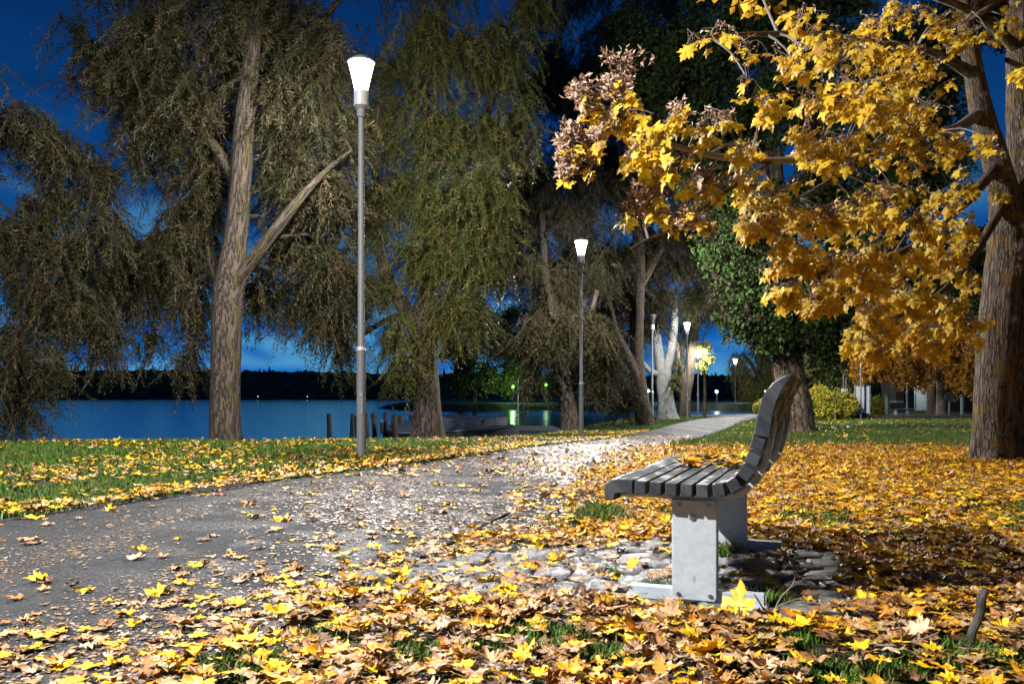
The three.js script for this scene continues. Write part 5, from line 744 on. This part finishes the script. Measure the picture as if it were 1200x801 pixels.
boat('covered motor boat moored behind the forking willow trunk', -2.2, 31, 4.6, 0.15, 0.5);
boat('second covered boat lying further out beyond the moored one', -2.6, 42, 4.4, 0.1, 0.35);
{
  const t = thing('jetty', 'low floating jetty with plank deck beside the moored boat', 'jetty', [1.0, WATER, -38], 0.06), wood = new THREE.MeshStandardMaterial({ color: lin(0.16, 0.16, 0.165), map: turfBump, roughness: 0.6 });
  part('float', box(2.4, 0.25, 9.2, 0, 0.08, 0), darkRubber, t); for (let k = 0; k < 44; k++) part('plank', box(2.5, 0.04, 0.195, 0, 0.235, -4.6 + k * 0.21 + 0.1), wood, t);
  part('edge_beam', box(0.06, 0.1, 9.24, -1.26, 0.2, 0), wood, t); part('edge_beam', box(0.06, 0.1, 9.24, 1.26, 0.2, 0), wood, t);
  const m = thing('mooring_pole', 'thin pale pole rising from the end of the floating jetty', 'pole', [0.31, WATER - 0.5, -44.6]); part('shaft', cyl(0.03, 0.025, 0, 3.1, 10), housingMat, m); part('cap', new THREE.SphereGeometry(0.05, 10, 8).translate(0, 3.12, 0), housingMat, m);
}
// ---------------------------------------------------------------- lamps and things far off
const coolGlow = new THREE.MeshStandardMaterial({ color: lin(0.8, 0.9, 0.9), emissive: lin(0.75, 0.95, 1), emissiveIntensity: 5 }), greenGlow = new THREE.MeshStandardMaterial({ color: lin(0.4, 0.9, 0.2), emissive: lin(0.3, 1, 0.1), emissiveIntensity: 2.2 });
function smallLamp(px, d, foot, tall, label, glow, color, power) {
  const x = (px - 600) / F * d, t = thing('lamp_post', label, 'street lamp', [x, foot, -d], 0, 'small lamps far off'); part('pole', cyl(0.06, 0.045, -0.4, tall - 0.3, 10), poleMat, t); part('arm_cap', cyl(0.14, 0.2, tall, tall + 0.06, 12), poleTop, t);
  const b = part('lamp_globe', new THREE.SphereGeometry(0.19, 16, 12).scale(1, 0.8, 1).translate(0, tall - 0.15, 0), glow, t); b.castShadow = false; const l = new THREE.PointLight(color, power, 0, 2); l.position.set(0, tall - 0.15, 0); l.castShadow = true; l.shadow.radius = 6; l.name = 'lamp_light'; t.add(l); return t;
}
const COOL = lin(0.75, 0.95, 1);
smallLamp(840, 100, -0.5, 1.8, 'small bluish lamp post across the water past the bend of the path', coolGlow, COOL, 30);
smallLamp(896, 104, -0.5, 1.9, 'small bluish lamp post beside the far pale willow', coolGlow, COOL, 160);
smallLamp(760, 106, -0.5, 1.9, 'small bluish lamp post seen between the dark trunk and the pale willow', coolGlow, COOL, 30);
smallLamp(601, 107, -0.4, 2.3, 'green-lit lamp post on the bank across the inlet', greenGlow, lin(0.4, 1, 0.3), 60);
smallLamp(640, 108, -0.4, 2.6, 'green-white lamp post among the trees across the inlet', greenGlow, lin(0.6, 1, 0.45), 10);
smallLamp(302, 292, -0.3, 0.9, 'tiny white lamp on the far shore of the lake', coolGlow, lin(1, 0.97, 0.9), 0.08).scale.setScalar(0.6);
smallLamp(360, 296, -0.3, 0.8, 'tiny lone lamp on the far shore under the hills', coolGlow, lin(1, 0.97, 0.9), 0.05).scale.setScalar(0.6);
streetLamp(23.4, 50.5, 4.4, 'park lamp half hidden in the orange maple behind the lawn', { power: 0.15 });

streetLamp(10.9, 33.2, 5.0, 'park lamp standing hidden behind the very thick furrowed trunk', { power: 0.85 });
const signGreen = new THREE.MeshStandardMaterial({ color: lin(0.05, 0.1, 0.085), roughness: 0.5 }), white = new THREE.MeshStandardMaterial({ color: lin(0.62, 0.64, 0.66), roughness: 0.5 }), black = new THREE.MeshStandardMaterial({ color: lin(0.02, 0.02, 0.022), roughness: 0.6 });
const at = (px, d) => { const x = (px - 600) / F * d; return [x, H(x, d), -d]; };
{
  const [x, y, z] = at(1011, 41), t = thing('notice_board', 'white upright notice board at the end of the low wall', 'notice board', [x, y, z], 0.1);
  part('panel', box(0.68, 1.3, 0.06, 0, 0.95, 0, 0.01), white, t); part('frame', merge([box(0.05, 1.42, 0.08, -0.37, 0.9, 0), box(0.05, 1.42, 0.08, 0.37, 0.9, 0), box(0.79, 0.05, 0.08, 0, 1.64, 0)]), poleTop, t); part('base', box(0.9, 0.24, 0.24, 0, 0.12, 0, 0.01), black, t);
  const [fx, fy, fz] = at(1009, 40.4), f = thing('sign_pole', 'tall thin steel pole in front of the white notice board', 'pole', [fx, fy, fz]); part('shaft', cyl(0.045, 0.035, 0, 2.65, 12), poleTop, f); part('cap', new THREE.SphereGeometry(0.045, 10, 8).translate(0, 2.65, 0), poleTop, f);
  const [sx, sy, sz] = at(979, 39.5), s = thing('marker_post', 'short thin grey post in front of the yellow-green bush', 'post', [sx, sy, sz]); part('shaft', cyl(0.035, 0.03, 0, 1.15, 10), poleTop, s); part('cap', cyl(0.036, 0.02, 1.15, 1.18, 10), poleTop, s);
  const [kx, ky, kz] = at(990, 46), b = thing('meter_box', 'pale grey box on twin posts behind the yellow-green bushes', 'box', [kx, ky, kz]); part('cabinet', box(0.3, 0.24, 0.2, 0, 1.45, 0, 0.01), white, b); part('post', cyl(0.03, 0.03, 0, 2.4, 8).translate(-0.06, 0, 0), poleTop, b); part('post', cyl(0.03, 0.03, 0, 2.2, 8).translate(0.08, 0, 0), poleTop, b);
  [[1040, 42, 'green bollard beside the white notice board'], [1128, 42.5, 'green bollard beyond the round sign']].forEach(([px, d, label]) => { const [bx, by, bz] = at(px, d), o = thing('bollard', label, 'bollard', [bx, by, bz], 0, 'green bollards by the low wall'); part('shaft', cyl(0.09, 0.085, 0, 1.1, 16), signGreen, o); part('head', merge([cyl(0.105, 0.105, 1.1, 1.24, 16), cyl(0.105, 0.05, 1.24, 1.28, 16)]), black, o); });
  const [rx, ry, rz] = at(1113, 42), r = thing('round_sign', 'dark round sign seen on its post between the bollards', 'sign', [rx, ry, rz]); part('post', cyl(0.045, 0.04, 0, 0.9, 12), signGreen, r); part('disc', new THREE.CylinderGeometry(0.24, 0.24, 0.05, 24).rotateX(Math.PI / 2).translate(0, 1.08, 0), black, r);
  const wx = at(1008, 41)[0], we = at(1160, 41.5)[0], w = thing('low_wall', 'low dark stone kerb wall along the far side of the lawn', 'wall', [wx, at(1008, 41)[1], -41.3]); const n = 12, bl = (we - wx) / n, stone = new THREE.MeshStandardMaterial({ color: lin(0.07, 0.055, 0.048), roughness: 0.85, bumpMap: turfBump, bumpScale: 0.02 }); for (let k = 0; k < n; k++) part('block', box(bl - 0.02, 0.24 + 0.01 * (k % 3), 0.35, bl * (k + 0.5), 0.1, 0, 0.015), stone, w);
}
const farBench = copy(bench); { const [x, y, z] = at(1064, 47); farBench.position.set(x, y, z); farBench.rotation.y = 2.2; tag(farBench, 'dark bench on the lit grass beyond the low wall', 'bench'); }
// bushes: yellow-green, wide
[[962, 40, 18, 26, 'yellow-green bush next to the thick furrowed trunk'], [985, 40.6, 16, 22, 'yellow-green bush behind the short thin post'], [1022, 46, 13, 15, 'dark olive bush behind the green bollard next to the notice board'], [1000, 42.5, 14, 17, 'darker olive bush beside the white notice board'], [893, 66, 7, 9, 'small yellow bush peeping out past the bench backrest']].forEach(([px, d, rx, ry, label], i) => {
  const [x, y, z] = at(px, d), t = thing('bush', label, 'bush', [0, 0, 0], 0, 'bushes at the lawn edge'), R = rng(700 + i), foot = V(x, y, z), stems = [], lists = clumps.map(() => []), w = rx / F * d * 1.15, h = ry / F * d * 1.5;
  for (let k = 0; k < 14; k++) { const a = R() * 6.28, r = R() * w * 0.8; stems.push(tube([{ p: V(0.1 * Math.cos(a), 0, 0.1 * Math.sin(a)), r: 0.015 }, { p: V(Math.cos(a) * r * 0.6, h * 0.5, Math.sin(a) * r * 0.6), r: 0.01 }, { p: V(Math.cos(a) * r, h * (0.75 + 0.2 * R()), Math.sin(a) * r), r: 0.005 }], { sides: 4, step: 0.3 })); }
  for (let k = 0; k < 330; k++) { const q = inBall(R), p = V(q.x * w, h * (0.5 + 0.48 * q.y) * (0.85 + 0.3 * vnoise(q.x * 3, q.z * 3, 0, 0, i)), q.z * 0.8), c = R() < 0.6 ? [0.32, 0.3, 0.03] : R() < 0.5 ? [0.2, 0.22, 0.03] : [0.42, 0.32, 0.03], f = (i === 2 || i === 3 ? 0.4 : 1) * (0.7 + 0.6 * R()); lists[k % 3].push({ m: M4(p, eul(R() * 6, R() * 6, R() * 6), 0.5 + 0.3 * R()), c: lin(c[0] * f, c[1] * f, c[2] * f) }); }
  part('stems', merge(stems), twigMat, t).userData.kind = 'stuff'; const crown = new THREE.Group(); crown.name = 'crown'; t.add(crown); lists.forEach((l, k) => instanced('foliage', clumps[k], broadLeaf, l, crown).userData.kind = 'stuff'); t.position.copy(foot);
});
// low building with a lit glass door
{
  const d = 70, [x, y, z] = at(1098, d), t = thing('pavilion', 'low dark pavilion with a lit glass door behind the orange maple', 'building', [x, y, z]), wallM = new THREE.MeshStandardMaterial({ color: lin(0.022, 0.02, 0.018), roughness: 0.9, bumpMap: turfBump, bumpScale: 0.01 });
  const ox = (1075 - 1098) / F * d;
  part('wall', merge([box(ox + 3.4 - 1.2, 3, 0.3, (ox - 1.2 - 3.4) / 2, 1.5, 0), box(5 - ox - 1.0, 3, 0.3, (5 + ox + 1.0) / 2, 1.5, 0), box(2.2, 0.8, 0.3, ox - 0.1, 2.6, 0), box(0.3, 3, 2.2, -3.25, 1.5, -1.26), box(0.3, 3, 2.2, 4.85, 1.5, -1.26), box(8.4, 3, 0.3, 0.8, 1.5, -2.52), box(7.8, 0.1, 2.1, 0.8, 0.02, -1.25)]), wallM, t);
  const roof = part('roof', box(9.2, 0.3, 3.8, 0.8, 3.16, -1.2), black, t); part('fascia', box(9.22, 0.12, 0.05, 0.8, 3.16, 0.73), poleMat, roof);
  const door = part('glass_door', new THREE.PlaneGeometry(1.02, 2.15).translate(ox + 0.42, 1.1, 0.0), new THREE.MeshPhysicalMaterial({ color: lin(1, 1, 1), transmission: 1, thickness: 0, roughness: 0.05 }), t); part('frame', merge([-0.12, 0.96].map((k) => box(0.08, 2.2, 0.1, ox + k, 1.1, 0)).concat([box(1.0, 0.08, 0.1, ox + 0.42, 2.17, 0)])), poleTop, door); part('handle', box(0.03, 0.4, 0.04, ox + 0.8, 1.1, 0.05), housingMat, door);
  const win = part('window', box(0.86, 2.15, 0.03, ox - 0.66, 1.1, 0), new THREE.MeshPhysicalMaterial({ color: lin(0.02, 0.03, 0.035), roughness: 0.08 }), t); part('frame', merge([box(0.06, 2.2, 0.1, ox - 1.14, 1.1, 0), box(0.9, 0.06, 0.1, ox - 0.66, 0.03, 0)]), poleTop, win);
  const tubeLamp = part('ceiling_lamp', box(1.2, 0.08, 0.3, ox, 2.85, -1.1), new THREE.MeshStandardMaterial({ color: lin(0.9, 0.9, 0.9), emissive: lin(0.8, 0.97, 1), emissiveIntensity: 6 }), t); tubeLamp.castShadow = false;
  const l = new THREE.PointLight(lin(0.8, 0.97, 1), 12, 0, 2); l.position.set(ox, 2.6, -1.1); l.castShadow = true; l.shadow.radius = 8; l.name = 'ceiling_light'; t.add(l);
  const inside = new THREE.MeshStandardMaterial({ color: lin(0.6, 0.65, 0.66), roughness: 0.9 }); part('inner_wall', box(7.7, 2.8, 0.05, 0.8, 1.45, -2.32), inside, t);
}
scene.traverse((o) => { if (o.isMesh && o.name !== 'lamp_diffuser' && o.name !== 'lamp_globe') o.castShadow = o.receiveShadow = true; });
renderer.render(scene, camera);
